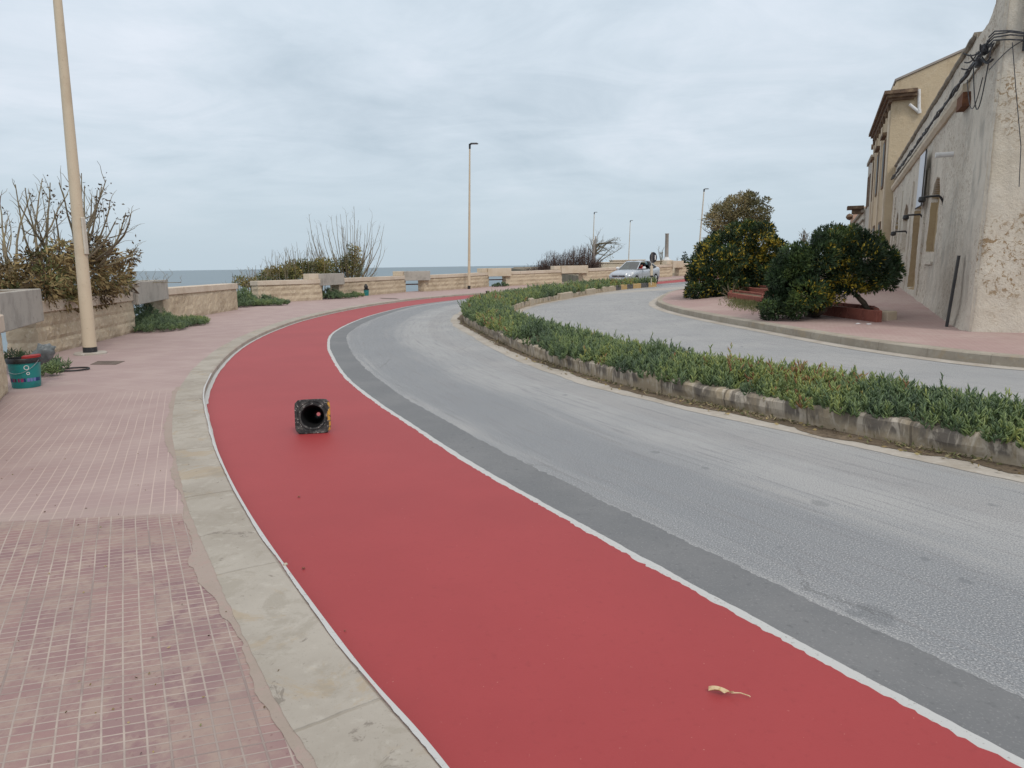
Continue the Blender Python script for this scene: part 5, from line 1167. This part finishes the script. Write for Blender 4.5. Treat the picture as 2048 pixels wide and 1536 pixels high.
# far low walls, terraces and column beyond the parapet
def far_box(name, label, cat, px0, px1, ytop, Y, depth, mat, ybot=556, extra=None, group=None):
    a, b = P(px0, ytop, Y), P(px1, ytop, Y); zb = zt(Y)-.6; t = thing(name, label, cat, ((a.x+b.x)/2, Y, zb), group)
    mb = MB(); c = Vector(((a.x+b.x)/2, Y+depth/2, (a.z+zb)/2)); mb.box(c, (b.x-a.x, depth, a.z-zb), 0, 0, .05); obj('masonry', mb, M[mat], t)
    mb = MB(); mb.box((c.x, c.y, a.z+.062), (b.x-a.x+.12, depth+.12, .12), 0, 0, .02); obj('coping', mb, M['coping'], t); return t
far_box('terrace_wall', 'low distant beige terrace wall left of the car roof, below the faint lamp', 'wall', 1226, 1290, 522, 84, 3, 'stone', group='distant low walls beyond the car')
far_box('terrace_wall', 'longer lower distant wall between the tamarisk and the car roof', 'wall', 1198, 1250, 527, 70, 1, 'stone_smooth', group='distant low walls beyond the car')
far_box('terrace_wall', 'distant beige wall at the foot of the stone column', 'wall', 1308, 1346, 523, 88, 3, 'stone', group='distant low walls beyond the car')
far_box('terrace_wall', 'distant beige wall block right of the stone column', 'wall', 1340, 1366, 525, 72, 2, 'stone_smooth', group='distant low walls beyond the car')
Yc2 = 108; q0 = P(1333, 522, Yc2); t = thing('stone_column', 'lone grey-brown stone column on a pale stepped base far beyond the wall', 'monument', (q0.x, Yc2, zt(Yc2)))
mb = MB(); zt0 = P(1333, 514, Yc2).z; ztp = P(1333, 467, Yc2).z
mb.lathe([(.29, zt0), (.28, zt0+.3), (.25, ztp-.15), (.29, ztp-.1), (.29, ztp), (0, ztp)], (q0.x, Yc2, 0), 18); obj('shaft', mb, M['column'], t, smooth=True, angle=40)
mb = MB(); mb.lathe([(.95, zt(Yc2)-.3), (.95, q0.z), (.7, q0.z+.05), (.66, q0.z+.25), (.42, q0.z+.3), (.36, zt0), (0, zt0)], (q0.x, Yc2, 0), 8); obj('base', mb, M['pvc'], t)

# ------------------------------------------------------------------ sign, painted kerb stones at the tip of the median
q = GT(1306, 577, 0); q = Vector((fMF(44.9)*.5+fMK(44.9)*.5, 44.9, zt(44.9)+.15)); k = (1306.5-1024)/1469; q.x = k*q.y
t = thing('road_sign', 'round road sign seen from its dark back on a post before the car', 'road sign', q)
cc = P(1306.5, 515, q.y); mb = MB(); mb.tube([q, Vector((q.x, q.y, cc.z+.33))], .028, 10); obj('pole', mb, M['pole_far'], t)
mb = MB(); Mx = Matrix.Rotation(R(38), 3, 'Z') @ Matrix.Rotation(R(90), 3, 'X'); mb.lathe([(0, -.008), (.31, -.008), (.325, 0), (.325, .03), (.31, .03), (.305, .004), (0, .004)], cc+Vector((0, .05, 0)), 32, 0, Mx); obj('disc', mb, M['sign_back'], t, smooth=True, angle=40)
mb = MB(); mb.box(cc+Vector((.125, -.02, 0)), (.10, .012, .28), R(38), 0, .004); obj('white_sticker', mb, M['pvc'], t)
mb = MB(); mb.box((q.x, q.y-.01, 1.06), (.15, .15, .60), .2, 0, .015); obj('timber_guard', mb, M['stone_smooth'], t)
mb = MB(); mb.box((q.x, q.y-.01, .73), (.18, .18, .09), .2, 0, .015); obj('dark_foot', mb, M['metal_black'], t)
mk = [p for p in catmull(MK, .02)]; L_ = arclen(mk); tot = L_[-1]; LABK = ['yellow', 'black']
seq = [('yellow', 'last yellow-painted kerb stone at the far tip of the planted median'), ('black', 'last black-painted kerb stone near the far tip of the median'), ('yellow', 'middle ochre kerb stone between two black ones on the far median'), ('black', 'middle black-and-white scuffed kerb stone on the far median'), ('yellow', 'first bright yellow kerb stone of the far painted row'), ('black', 'first black kerb stone where the painted row begins')]
pos = tot-.05; npk = normals(mk)
for k, (c, lab) in enumerate(seq):
    ln = .92 if c == 'yellow' else .8; mid = pos-ln/2; pos -= ln+.02
    i = min(range(len(L_)), key=lambda j: abs(L_[j]-mid)); p = mk[i]; d = mk[min(i+5, len(mk)-1)]-mk[max(i-5, 0)]
    mb = MB(); pc = p+npk[i]*-.06; mb.box((pc.x, pc.y, zt(p.y)+.12), (ln, .20, .33), math.atan2(d.y, d.x), 0, .03); tag(obj('painted_kerb_stone', mb, M['stripe_'+c]), lab, 'kerb stone', 'black and yellow kerb stones')
SL = ['pale rough kerb stone right of the dip in the inner median edge', 'long pale kerb stone beside the inner roadway bend', 'pale kerb stone just before the black and yellow ones', 'pale kerb stone beneath the plants left of the car', 'chipped pale kerb block lowest on the inner median edge']
for (px0, px1, py, lab) in ((1160, 1118, 598, SL[0]), (1195, 1164, 589, SL[3]), (1236, 1200, 583, SL[2]), (1056, 1040, 612, SL[4])):
    a, b = GT(px0, py-(px0-px1)*.06, 0), GT(px1, py+(px0-px1)*.05, 0); ya = (a.y+b.y)/2; ln = (a-b).length*.9
    x0 = fMK(ya); d = Vector((fMK(ya+.5)-fMK(ya-.5), 1, 0)).normalized(); mb = MB(); mb.box((x0-.02, ya, zt(ya)+.12), (min(ln, 2.4), .2, .34), math.atan2(d.y, d.x), 0, .035); tag(obj('kerb_stone', mb, M['kerb_plain']), lab, 'kerb stone', 'unpainted pale kerb stones of the inner median edge')

# ------------------------------------------------------------------ buckets, cone, covers, small things
def bucket(label, q, r, h, teal=True, sticker=True):
    t = thing('bucket', label, 'bucket', q, 'teal paint buckets' if teal else None); bm_ = M['teal'] if teal else M['plastic_black']
    mb = MB(); mb.lathe([(0, 0), (r*.84, 0), (r*.87, .012), (r*.90, h*.2), (r*.98, h*.86), (r*.96, h*.86), (r*.86, h*.2), (0, h*.12)], q, 36); obj('pail', mb, bm_, t, smooth=True, angle=40)
    mb = MB(); mb.lathe([(r*.985, h*.84), (r*1.05, h*.85), (r*1.07, h*.97), (r*1.04, h), (r*.97, h), (r*.95, h*.86)], q, 36); obj('rim', mb, M['plastic_black'], t, smooth=True, angle=40)
    mb = MB(); n = 18; pts = []
    for i in range(n+1): a = math.pi*i/n; pts.append(Vector(q)+Vector((-r*1.05*math.cos(a), -r*1.05*math.sin(a)*.98, h*.93-h*.42*math.sin(a))))
    mb.tube(pts, .003, 6); obj('handle', mb, M['rim'], t)
    if sticker:
        for k in range(15):
            a0 = R(-172+k*12); a1 = a0+R(11*random.uniform(.5, 1)); m = MB(); V = []
            for z in (h*.22, h*.34):
                rr = r*(.905+.09*(z/h-.2))+.0015
                for a in (a0, (a0+a1)/2, a1): V.append((q[0]+rr*math.cos(a), q[1]+rr*math.sin(a), q[2]+z))
            m.add(V, [(0, 1, 4, 3), (1, 2, 5, 4)]); obj('printed_band', m, M[random.choice(['band_a', 'band_b', 'band_c'])] if k < 9 else M[random.choice(['band_b', 'band_d'])], t)
        for (ac, zc, R0, a_from, a_to) in ((-50, .70, .026, 0, 360), (-46, .50, .016, 0, 360), (-146, .70, .022, 40, 300), (-142, .50, .018, 40, 300)):
            m = MB(); pts = []
            for i in range(13):
                th = R(a_from+(a_to-a_from)*i/12); du = R0*math.cos(th); dz = R0*math.sin(th); a = R(ac)+du/r; rr = r*(.905+.09*(zc-.2)*1.0)+.004; pts.append((q[0]+rr*math.cos(a), q[1]+rr*math.sin(a), q[2]+h*zc+dz))
            m.tube(pts, .0045, 5); obj('white_print', m, M['pvc'], t)
    return t
M['band_a'] = layered('magenta_print', (.22, .03, .10), [(9, (.3, .05, .14), .5, .7)], .45); M['band_b'] = layered('navy_print', (.03, .04, .16), [(9, (.02, .02, .1), .5, .7)], .45)
M['band_c'] = layered('maroon_print', (.10, .01, .04), [(9, (.14, .02, .05), .5, .7)], .45); M['band_d'] = layered('violet_print', (.16, .18, .42), [(9, (.1, .1, .3), .5, .7)], .45)
q = GT(52, 778, .08); q.z = .081; q.y += .17
q = Vector((P(51, 750, q.y).x, q.y, .081))
t = bucket('teal paint bucket nearest the camera, with black rim, against the wall at the left edge', q, .178, .368)
mb = MB(); q3 = q+Vector((0, 0, 0))
V = []; n = 9
for k in range(n): a = R(-62+k*16); V += [(q.x+.188*math.cos(a), q.y+.188*math.sin(a), .081+.368+.004), (q.x+.188*math.cos(a), q.y+.188*math.sin(a), .081+.368+.03)]
V += [(q.x+.02, q.y-.02, .081+.373), (q.x+.02, q.y-.02, .081+.398)]
mb.add(V, [(2*k, 2*k+2, 2*k+3, 2*k+1) for k in range(n-1)]+[tuple(2*k+1 for k in range(n))+(2*n+1,), (0, 1, 2*n+1, 2*n), (2*n-2, 2*n, 2*n+1, 2*n-1)])
tag(obj('red_scraper', mb, M['red_plastic']), 'flat red plastic piece lying on the rim of the nearest bucket', 'tool')
mb = MB(); V = []; nlat, nlon = 10, 16
for i in range(nlat+1):
    for j in range(nlon):
        th = math.pi*i/nlat; ph = 2*math.pi*j/nlon; d = Vector((math.sin(th)*math.cos(ph), math.sin(th)*math.sin(ph), math.cos(th))); rr = 1+.45*mnoise.noise(d*2.3)+.35*mnoise.noise(d*6)
        V.append(Vector((q.x+.03, q.y+.34, .081+.37))+Vector((d.x*.15, d.y*.1, d.z*.12+d.x*.05))*rr)
mb.add(V, [(i*nlon+j, i*nlon+(j+1) % nlon, (i+1)*nlon+(j+1) % nlon, (i+1)*nlon+j) for i in range(nlat) for j in range(nlon)]); tag(obj('crumpled_bag', mb, M['bag'], smooth=True), 'crumpled grey plastic bag caught between the nearest bucket and the wall', 'bag')
q = GT(731, 591.5, .08); t = bucket('middle teal bucket, small, with a black bag bulging from its top by the wall', (q.x, q.y+.1, q.z), .17, .34, sticker=False)
mb = MB(); V = []
for i in range(nlat+1):
    for j in range(nlon):
        th = math.pi*i/nlat; ph = 2*math.pi*j/nlon; d = Vector((math.sin(th)*math.cos(ph), math.sin(th)*math.sin(ph), math.cos(th))); V.append(Vector((q.x, q.y+.1, q.z+.42))+Vector((d.x*.125, d.y*.125, d.z*.17))*(1+.3*mnoise.noise(d*2.3)))
mb.add(V, [(i*nlon+j, i*nlon+(j+1) % nlon, (i+1)*nlon+(j+1) % nlon, (i+1)*nlon+j) for i in range(nlat) for j in range(nlon)]); tag(obj('black_bag', mb, M['plastic_black'], smooth=True), 'black rubbish bag stuffed into the middle teal bucket', 'bag')
q = GT(1190, 571, .08); q = Vector((P(1190, 560, q.y).x, q.y, q.z)); bucket('farthest teal bucket, half hidden by plants left of the car', q, .19, .36, sticker=False)
q = GT(975.5, 592, 0.01); t = thing('black_container', 'small black container on the far red lane just behind the median plants', 'container', q); mb = MB(); mb.lathe([(0, 0), (.075, 0), (.09, .02), (.09, .21), (.105, .215), (.105, .25), (0, .25)], q, 20); obj('drum', mb, M['plastic_black'], t, smooth=True, angle=40)
q = GT(1373, 562, .09); t = thing('dark_pot', 'small dark red pot by the kerb at the left edge of the evergreen bush', 'pot', q); mb = MB(); mb.lathe([(0, 0), (.12, 0), (.17, .28), (.19, .29), (.19, .34), (0, .34)], q, 20); obj('pot', mb, M['dark_red'] if 'dark_red' in M else M['terracotta'], t, smooth=True, angle=40)
# cone lying on its side, base towards the camera
q = GT(627, 867, .008); cz = .155; t = thing('traffic_cone', 'worn black traffic cone lying on the red lane, its hollow square base facing the viewer', 'traffic cone', (q.x, q.y, .008))
yaw = math.atan2(-q.x, q.y)*.0+R(-6); tilt = R(8)
t.rotation_euler = (0, 0, R(10))
mb = MB(); n = 32; hw = .158; V = []
def sq(a, h):   # rounded square
    c, s = math.cos(a), math.sin(a); p = 7; rr = (abs(c)**p+abs(s)**p)**(-1/p); return h*rr*c, h*rr*s
rings = [(0, -1, hw), (0.0, 0, hw*.995), (.028, 0, hw*1.0), (.034, 0, hw*.965)]
for yv, kind, h in ((0.006, 's', hw*.965), (0, 's', hw*.93)): pass
prof = [('s', hw*.97, .004), ('s', hw, .012), ('s', hw, .034), ('s', hw*.95, .042), ('c', .112, .044), ('c', .104, .060), ('c', .040, .56), ('c', .028, .60), ('c', .018, .60), ('c', .032, .55), ('c', .097, .045), ('c', .105, .004), ('c', .120, .001), ('c', .124, .010), ('c', .134, .010), ('c', .138, .002), ('s', hw*.97, .004)]
V = []
tl = R(9.5)
for (k, r_, yy) in prof:
    for j in range(n):
        a = 2*math.pi*j/n+math.pi/n; u, v = sq(a, r_) if k == 's' else (r_*math.cos(a), r_*math.sin(a))
        # axis along +Y (away), base plane leaning with the cone's slope
        y2 = yy*math.cos(tl)+v*math.sin(tl)*1; z2 = v*math.cos(tl)-yy*math.sin(tl)*.98
        V.append((u, y2, z2+hw*math.cos(tl)+.002))
Fc = [(i*n+j, i*n+(j+1) % n, (i+1)*n+(j+1) % n, (i+1)*n+j) for i in range(len(prof)-1) for j in range(n)]
mb.add(V, Fc); 
for k in range(len(mb.f)): mb.m[k] = 1 if 7*n <= k < 11*n else 0
obj('cone_body', mb, [M['cone'], M['cone_in']], t, smooth=True, world=False, angle=35)
mb = MB(); V = []
for (rr, yy) in ((.086, .175), (.0715, .29)):
    for j in range(n):
        a = 2*math.pi*j/n; v = rr*math.sin(a)+.0; y2 = yy*math.cos(tl)+v*math.sin(tl); z2 = v*math.cos(tl)-yy*math.sin(tl)*.98; V.append((rr*math.cos(a), y2, z2+hw*math.cos(tl)+.002))
mb.add(V, [(j, (j+1) % n, n+(j+1) % n, n+j) for j in range(n)]); obj('reflective_sleeve', mb, M['pvc'], t, smooth=True, world=False)
# covers, ring, leaf
pts = [GT(180, 729, .084), GT(232, 729, .084), GT(250, 722, .084), GT(196, 722, .084)]; mb = MB(); c = sum(pts, Vector())/4
V = [(p.x, p.y, .0845) for p in pts]+[(p.x, p.y, .07) for p in pts]; mb.add(V, [(0, 1, 2, 3), (0, 4, 5, 1), (1, 5, 6, 2), (2, 6, 7, 3), (3, 7, 4, 0)]); tag(obj('manhole_cover', mb, M['iron']), 'flat brownish rectangular inspection cover beside the nearest lamp post foot', 'manhole cover')
pts = [GT(765, 597.6, .084), GT(800, 598.6, .084), GT(792, 596.6, .084), GT(758, 596.0, .084)]; mb = MB(); mb.add([(p.x, p.y, .0845) for p in pts], [(0, 1, 2, 3)]); tag(obj('manhole_cover', mb, M['iron']), 'far thin inspection cover on the pavement right of the middle teal bucket', 'manhole cover')
q = GT(149, 740, .085); mb = MB(); Mx = Matrix.Identity(3); n = 40; V = []
for i in range(n):
    a = 2*math.pi*i/n
    for j in range(6): b = 2*math.pi*j/6; rr = .185+.017*math.cos(b); V.append((q.x+rr*math.cos(a), q.y+rr*math.sin(a), .098+.012*math.sin(b)))
mb.add(V, [(i*6+j, ((i+1) % n)*6+j, ((i+1) % n)*6+(j+1) % 6, i*6+(j+1) % 6) for i in range(n) for j in range(6)]); tag(obj('rubber_ring', mb, M['plastic_black'], smooth=True), 'black ring lying on the pavement between the nearest bucket and lamp post', 'ring')
a = GT(1415, 1385, .012); b = GT(1500, 1397, .012); t = thing('fallen_leaf', 'single dry curled leaf with long stalk lying on the red lane in the foreground', 'leaf', a)
mb = MB(); d = (b-a); u = d.normalized(); v = Vector((-u.y, u.x, 0)); V = []; nl = 9
for i in range(nl):
    f = i/(nl-1); w = .014*math.sin(math.pi*min(1, f*1.02))**.7*(1-.35*f)+.001; c = a+u*(.003+.085*f)+Vector((0, 0, .004+.005*math.sin(f*3)))
    V += [c-v*w+Vector((0, 0, .012*abs(math.sin(f*5)))), c, c+v*w+Vector((0, 0, .016*(1-f)))]
mb.add(V, [(3*i+j, 3*i+j+1, 3*i+4+j, 3*i+3+j) for i in range(nl-1) for j in range(2)]); M['leaf_dry'] = layered('dry_leaf', (.60, .47, .30), [(40, (.40, .24, .10), .5, .7)], .7); obj('blade', mb, M['leaf_dry'], t)
mb = MB(); mb.tube([a+u*.08+Vector((0, 0, .008)), a+u*.11+v*.004+Vector((0, 0, .010)), a+u*.14+Vector((0, 0, .006)), b+Vector((0, 0, .003))], [.0028, .002, .0018, .0024], 6); obj('stalk', mb, M['leaf_dry'], t)
PB = ['small pale pebble on the red lane above the kerb line', 'tiny pebble lying on the red lane left of centre', 'reddish chip lying on the red lane below the cone', 'white paint flake stuck on the kerb edge']
for k, (px, py, s_, m_) in enumerate(((598, 994, .009, 'terracotta'), (607, 1137, .008, 'terracotta'), (690, 1262, .004, 'terracotta'), (571, 1131, .012, 'kerb_plain'))):
    q = GT(px, py, .012 if k < 3 else .086); mb = MB(); V = []
    for i in range(7):
        for j in range(10): th = math.pi*i/6; ph = 2*math.pi*j/10; dd = Vector((math.sin(th)*math.cos(ph), math.sin(th)*math.sin(ph), .55*math.cos(th))); V.append(q+Vector((0, 0, s_*.4))+dd*s_*(1+.4*mnoise.noise(dd*2+Vector((k, 0, 0)))))
    mb.add(V, [(i*10+j, i*10+(j+1) % 10, (i+1)*10+(j+1) % 10, (i+1)*10+j) for i in range(6) for j in range(10)]); tag(obj('pebble' if k < 3 else 'paint_flake', mb, M[m_], smooth=True), PB[k], 'pebble' if k < 3 else 'litter')

# ------------------------------------------------------------------ the silver car and its driver
qc = Vector((P(1237, 568, 46.6).x, 46.6, 0)); yawc = R(40)
car = thing('car', 'silver car driving towards the viewer behind the median, driver window open', 'car', (qc.x, qc.y, zt(47.5)+.015))
# local frame: +X rearwards from the front bumper, Y = car's left... rotated so the front faces the camera-left
hd = R(52)      # direction of the tail in plan
car.rotation_euler = (R(0), -R(1.5), hd); car.scale = (1.0, 1.0, 1.06)
Lc, Wc = 4.25, .88
def body_sec(x):   # half width, sill z, shoulder z, deck z
    f = x/Lc; w = Wc*(1-.20*max(0, 1-f*7)**2-.14*max(0, (f-.88)/.12)**2)
    if x < 1.35: deck = .70+.24*math.sin(min(1, x/1.35)*math.pi/2)**.9
    elif x < 3.5: deck = .94+.03*(x-1.35)/2.15
    else: deck = .97+.04*(x-3.5)/.75
    return w, .22 if .25 < x < 4.0 else .28, deck-.12, deck
mb = MB(); XS = [0, .03, .10, .22, .4, .55, .72, .9, 1.1, 1.3, 1.5, 1.8, 2.1, 2.4, 2.7, 2.95, 3.15, 3.35, 3.55, 3.75, 3.95, 4.12, 4.21, 4.25]; V = []
for x in XS:
    w, zs_, zm, zd = body_sec(x); sh = 0
    if x == 0: zd -= .16; zm -= .12; zs_ += .06; w *= .9
    elif x <= .03: zd -= .08; zm -= .05; zs_ += .02; w *= .96
    pr = [(w*.90, zs_), (w*.985, zs_+.10), (w, zs_+.28), (w*.985, zm-.02), (w*.93, zm+.06), (w*.80, zd-.01), (w*.45, zd+.015), (0, zd+.02)]
    V += [(x, -a, b) for a, b in pr]+[(x, a, b) for a, b in pr[-2::-1]]
nP = 15; mb.add(V, [(i*nP+j, (i+1)*nP+j, (i+1)*nP+j+1, i*nP+j+1) for i in range(len(XS)-1) for j in range(nP-1)]+[tuple(range(nP)), tuple((len(XS)-1)*nP+j for j in range(nP-1, -1, -1))])
def cobj(name, mb, mat, parent=car, **k): 
    return obj(name, mb, mat, parent, world=False, **k)
cobj('body', mb, M['car'], smooth=True, angle=38)
# greenhouse
low = [(1.18, .70, .955), (3.85, .66, 1.0)]; up = [(1.98, .54, 1.395), (2.5, .56, 1.425), (3.15, .54, 1.38)]
g_l = [(1.15, .70, .93), (1.75, .765, .945), (2.75, .775, .965), (3.45, .74, .985), (3.95, .62, 1.02)]
g_u = [(1.95, .53, 1.375), (2.10, .565, 1.40), (2.75, .575, 1.415), (3.10, .55, 1.385), (3.30, .50, 1.33)]
mb = MB(); V = [(x, -w, z) for x, w, z in g_u]+[(x, w, z) for x, w, z in g_u]; V2 = [(x, 0, z+.028) for x, w, z in g_u]
vs = V[:5]+V2+V[5:]; mb.add(vs, [(i, i+1, i+6, i+5) for i in range(4)]+[(5+i, 6+i, 11+i, 10+i) for i in range(4)]); cobj('roof', mb, M['car'], smooth=True)
mb = MB(); mb.add([(1.15, -.70, .93), (1.10, 0, .96), (1.15, .70, .93), (1.95, .53, 1.375), (1.92, 0, 1.402), (1.95, -.53, 1.375)], [(0, 1, 4, 5), (1, 2, 3, 4)]); cobj('windscreen', mb, M['glass'], smooth=True)
mb = MB(); mb.add([(3.95, -.62, 1.02), (3.95, .62, 1.02), (3.30, .5, 1.33), (3.30, -.5, 1.33)], [(0, 1, 2, 3)]); cobj('rear_window', mb, M['glass'])
# the visible side faces the camera on our right
for sg, opened in ((1, False), (-1, True)):
    S_ = lambda p: (p[0], sg*p[1], p[2])
    if not opened: mb = MB(); mb.add([S_(g_l[0]), S_(g_l[2]), S_(g_u[2]), S_(g_u[0])], [(0, 1, 2, 3)]); cobj('side_window', mb, M['glass'])
    mb = MB(); mb.add([S_(g_l[2]), S_(g_l[3]), S_(g_l[4]), S_(g_u[4]), S_(g_u[3]), S_(g_u[2])], [tuple(range(6))]); cobj('rear_side_window', mb, M['car_dark'] if sg < 0 else M['glass'])
    for (p0, p1, r_) in ((g_l[0], g_u[0], .032), (g_l[4], g_u[4], .05)): mb = MB(); mb.tube([S_(p0), S_(p1)], r_, 8); cobj('pillar', mb, M['car'])
    mb = MB(); mb.tube([S_(g_l[2]), S_(g_u[2])], .03, 8); cobj('pillar', mb, M['car_dark'])
    mb = MB(); mb.tube([S_(p) for p in g_u], .028, 8); cobj('roof_rail', mb, M['car'])
    mb = MB(); mb.tube([S_((p[0], p[1]+.02, p[2]-.005)) for p in g_l], .016, 6); cobj('window_trim', mb, M['car_dark'])
    t2 = MB(); t2.lathe([(0, -.11), (.06, -.10), (.085, -.04), (.085, .05), (.05, .1), (0, .105)], (1.62, sg*.97, 1.02), 14, 0, Matrix.Rotation(R(90), 3, 'X')); mo = cobj('wing_mirror', t2, M['mirror_white'], smooth=True)
    for xw in (.80, 3.42):
        w_ = Wc*.985; mb = MB(); mb.lathe([(.375, -.012), (.37, .004), (.30, .004)], (xw, sg*(w_+.004), .32), 28, 0, Matrix.Rotation(R(90*sg), 3, 'X')); 
        mb.lathe([(0, .002), (.365, .002)], (xw, sg*(w_+.004), .33), 28, 0, Matrix.Rotation(R(90*sg), 3, 'X')); cobj('wheel_arch', mb, M['car_dark'])
        mb = MB(); mb.lathe([(.20, -.02), (.29, -.03), (.315, -.01), (.318, .05), (.30, .2), (.2, .2)], (xw, sg*(w_-.005), .315), 28, 0, Matrix.Rotation(R(90*sg), 3, 'X')); wo = cobj('wheel', mb, M['tyre'], smooth=True, angle=40)
        mb = MB(); mb.lathe([(0, -.012), (.06, -.02), (.07, 0), (.185, .0), (.205, -.022), (.21, .01)], (xw, sg*(w_-.008), .315), 28, 0, Matrix.Rotation(R(90*sg), 3, 'X'))
        for k in range(7): a = 2*math.pi*k/7; mb.tube([(xw+.05*math.cos(a), sg*(w_+.012), .315+.05*math.sin(a)), (xw+.19*math.cos(a), sg*(w_+.012), .315+.19*math.sin(a))], .014, 6)
        cobj('rim', mb, M['rim'], wo, smooth=True, angle=40)
    mb = MB(); w_ = Wc*.992
    for pl in ([(1.55, .30), (1.50, .75), (1.60, .94)], [(2.78, .30), (2.80, .75), (2.78, .955)], [(1.55, .30), (2.1, .26), (2.78, .30)]): mb.tube([(x, sg*(w_+.006), z) for x, z in pl], .005, 4)
    cobj('door_gap', mb, M['car_dark']); mb = MB(); mb.box((2.62, sg*(w_+.012), .80), (.2, .03, .035), 0, 0, .01); cobj('door_handle', mb, M['rim'])
    mb = MB(); V = [(.06, sg*.60, .60), (.04, sg*.50, .66), (.10, sg*.50, .73), (.48, sg*.80, .79), (.50, sg*.835, .72), (.20, sg*.80, .60)]; V = [(x-.03, y*1.012, z+.008) for x, y, z in V]
    mb.add(V, [tuple(range(6))] if sg < 0 else [tuple(range(5, -1, -1))]); cobj('headlight', mb, M['lamp_white'] if 'lamp_white' in M else M['rim'])
M_ = MB(); M_.box((-.012, 0, .60), (.05, .92, .10), 0, 0, .02); cobj('grille', M_, M['car_dark'])
M_ = MB(); M_.box((-.03, 0, .605), (.03, .96, .022), 0, 0, .008); cobj('grille_bar', M_, M['rim'])
M_ = MB(); M_.lathe([(0, .01), (.05, .008), (.055, 0), (.055, -.01)], (-.045, 0, .615), 18, 0, Matrix.Rotation(R(-90), 3, 'Y')); cobj('round_badge', M_, M['rim'])
M_ = MB(); M_.box((-.02, 0, .34), (.05, 1.1, .12), 0, 0, .02); cobj('lower_intake', M_, M['car_dark'])
M_ = MB(); M_.box((-.035, 0, .45), (.02, .50, .11), 0, 0, .006); cobj('number_plate', M_, M['pvc'])
M_ = MB(); M_.box((2.3, 0, .55), (1.9, 1.4, .3), 0, 0, .05); M_.box((2.55, -.36, .92), (.14, .46, .75), 0, 0, .05); M_.box((2.55, .36, .92), (.14, .46, .75), 0, 0, .05); M_.box((1.45, 0, .86), (.5, 1.35, .12), 0, 0, .05); M_.box((3.3, 0, .9), (.15, 1.2, .55), 0, 0, .05); cobj('interior', M_, M['car_dark'])
# driver
def person():
    c, s = math.cos(hd), math.sin(hd); W2 = lambda x, y, z: Vector((car.location.x+x*c-y*s, car.location.y+x*s+y*c, car.location.z+z+x*.026))
    J = {'pelvis': (2.35, -.36, .62), 'belly': (2.40, -.36, .80), 'chest': (2.42, -.36, 1.0), 'neck': (2.38, -.36, 1.14), 'head': (2.34, -.36, 1.22), 'top': (2.34, -.36, 1.31),
         'shl': (2.38, -.54, 1.06), 'ell': (2.12, -.62, .92), 'hal': (1.85, -.50, .98), 'shr': (2.38, -.18, 1.06), 'elr': (2.12, -.12, .90), 'har': (1.85, -.24, .98), 'kl': (1.95, -.46, .70), 'kr': (1.95, -.26, .70)}
    E = [('pelvis', 'belly'), ('belly', 'chest'), ('chest', 'neck'), ('neck', 'head'), ('head', 'top'), ('chest', 'shl'), ('shl', 'ell'), ('ell', 'hal'), ('chest', 'shr'), ('shr', 'elr'), ('elr', 'har'), ('pelvis', 'kl'), ('pelvis', 'kr')]
    rad = {'pelvis': .16, 'belly': .15, 'chest': .16, 'neck': .06, 'head': .095, 'top': .075, 'shl': .075, 'ell': .05, 'hal': .035, 'shr': .075, 'elr': .05, 'har': .035, 'kl': .08, 'kr': .08}
    k = list(J); root = W2(*J['pelvis']); me = bpy.data.meshes.new('person'); me.from_pydata([W2(*J[n])-root for n in k], [(k.index(a), k.index(b)) for a, b in E], []); o = bpy.data.objects.new('person', me); COL.objects.link(o); o.location = root
    sk = o.modifiers.new('skin', 'SKIN'); 
    lay = me.skin_vertices[0].data if me.skin_vertices else None
    if lay is None: bpy.context.view_layer.objects.active = o; bpy.ops.mesh.customdata_skin_add(); lay = me.skin_vertices[0].data
    for i, n in enumerate(k): lay[i].radius = (rad[n], rad[n])
    lay[0].use_root = True; o.modifiers.new('sub', 'SUBSURF').levels = 2; o.modifiers['sub'].render_levels = 2; me.materials.append(M['red_cloth'])
    tag(o, 'driver in a red top sitting behind the open window of the silver car', 'person')
    hd_ = W2(*J['head'])+Vector((0, 0, .03)); mb = MB(); fw = (W2(2.0, -.36, 1.2)-W2(2.3, -.36, 1.2)).normalized()
    Mz = Matrix.Rotation(math.atan2(fw.y, fw.x), 3, 'Z'); V = []
    for i in range(13):
        for j in range(20):
            th = math.pi*i/12; ph = 2*math.pi*j/20; d = Vector((math.sin(th)*math.cos(ph), math.sin(th)*math.sin(ph), math.cos(th))); r = Vector((.10, .082, .125)); p = Vector((d.x*r.x, d.y*r.y, d.z*r.z))
            if d.x > .75 and abs(d.y) < .28 and -.3 < d.z < .1: p.x += .02
            if d.x > .6 and .05 < d.z < .3 and .2 < abs(d.y) < .6: p.x -= .008
            if abs(d.y) > .9 and abs(d.z) < .25: p.y *= 1.12
            V.append(hd_-root+Mz @ p)
    mb.add(V, [(i*20+j, i*20+(j+1) % 20, (i+1)*20+(j+1) % 20, (i+1)*20+j) for i in range(12) for j in range(20)]); h = obj('face', mb, M['skin'], o, smooth=True, world=False)
    mb = MB(); V2 = []
    for i in range(7):
        for j in range(20): th = math.pi*.5*i/6; ph = 2*math.pi*j/20; d = Vector((math.sin(th)*math.cos(ph), math.sin(th)*math.sin(ph), math.cos(th))); V2.append(hd_-root+Mz @ Vector((d.x*.108-.012, d.y*.092, d.z*.137+.008)))
    mb.add(V2, [(i*20+j, i*20+(j+1) % 20, (i+1)*20+(j+1) % 20, (i+1)*20+j) for i in range(6) for j in range(20)]); obj('hair', mb, M['car_dark'], o, smooth=True, world=False)
person()
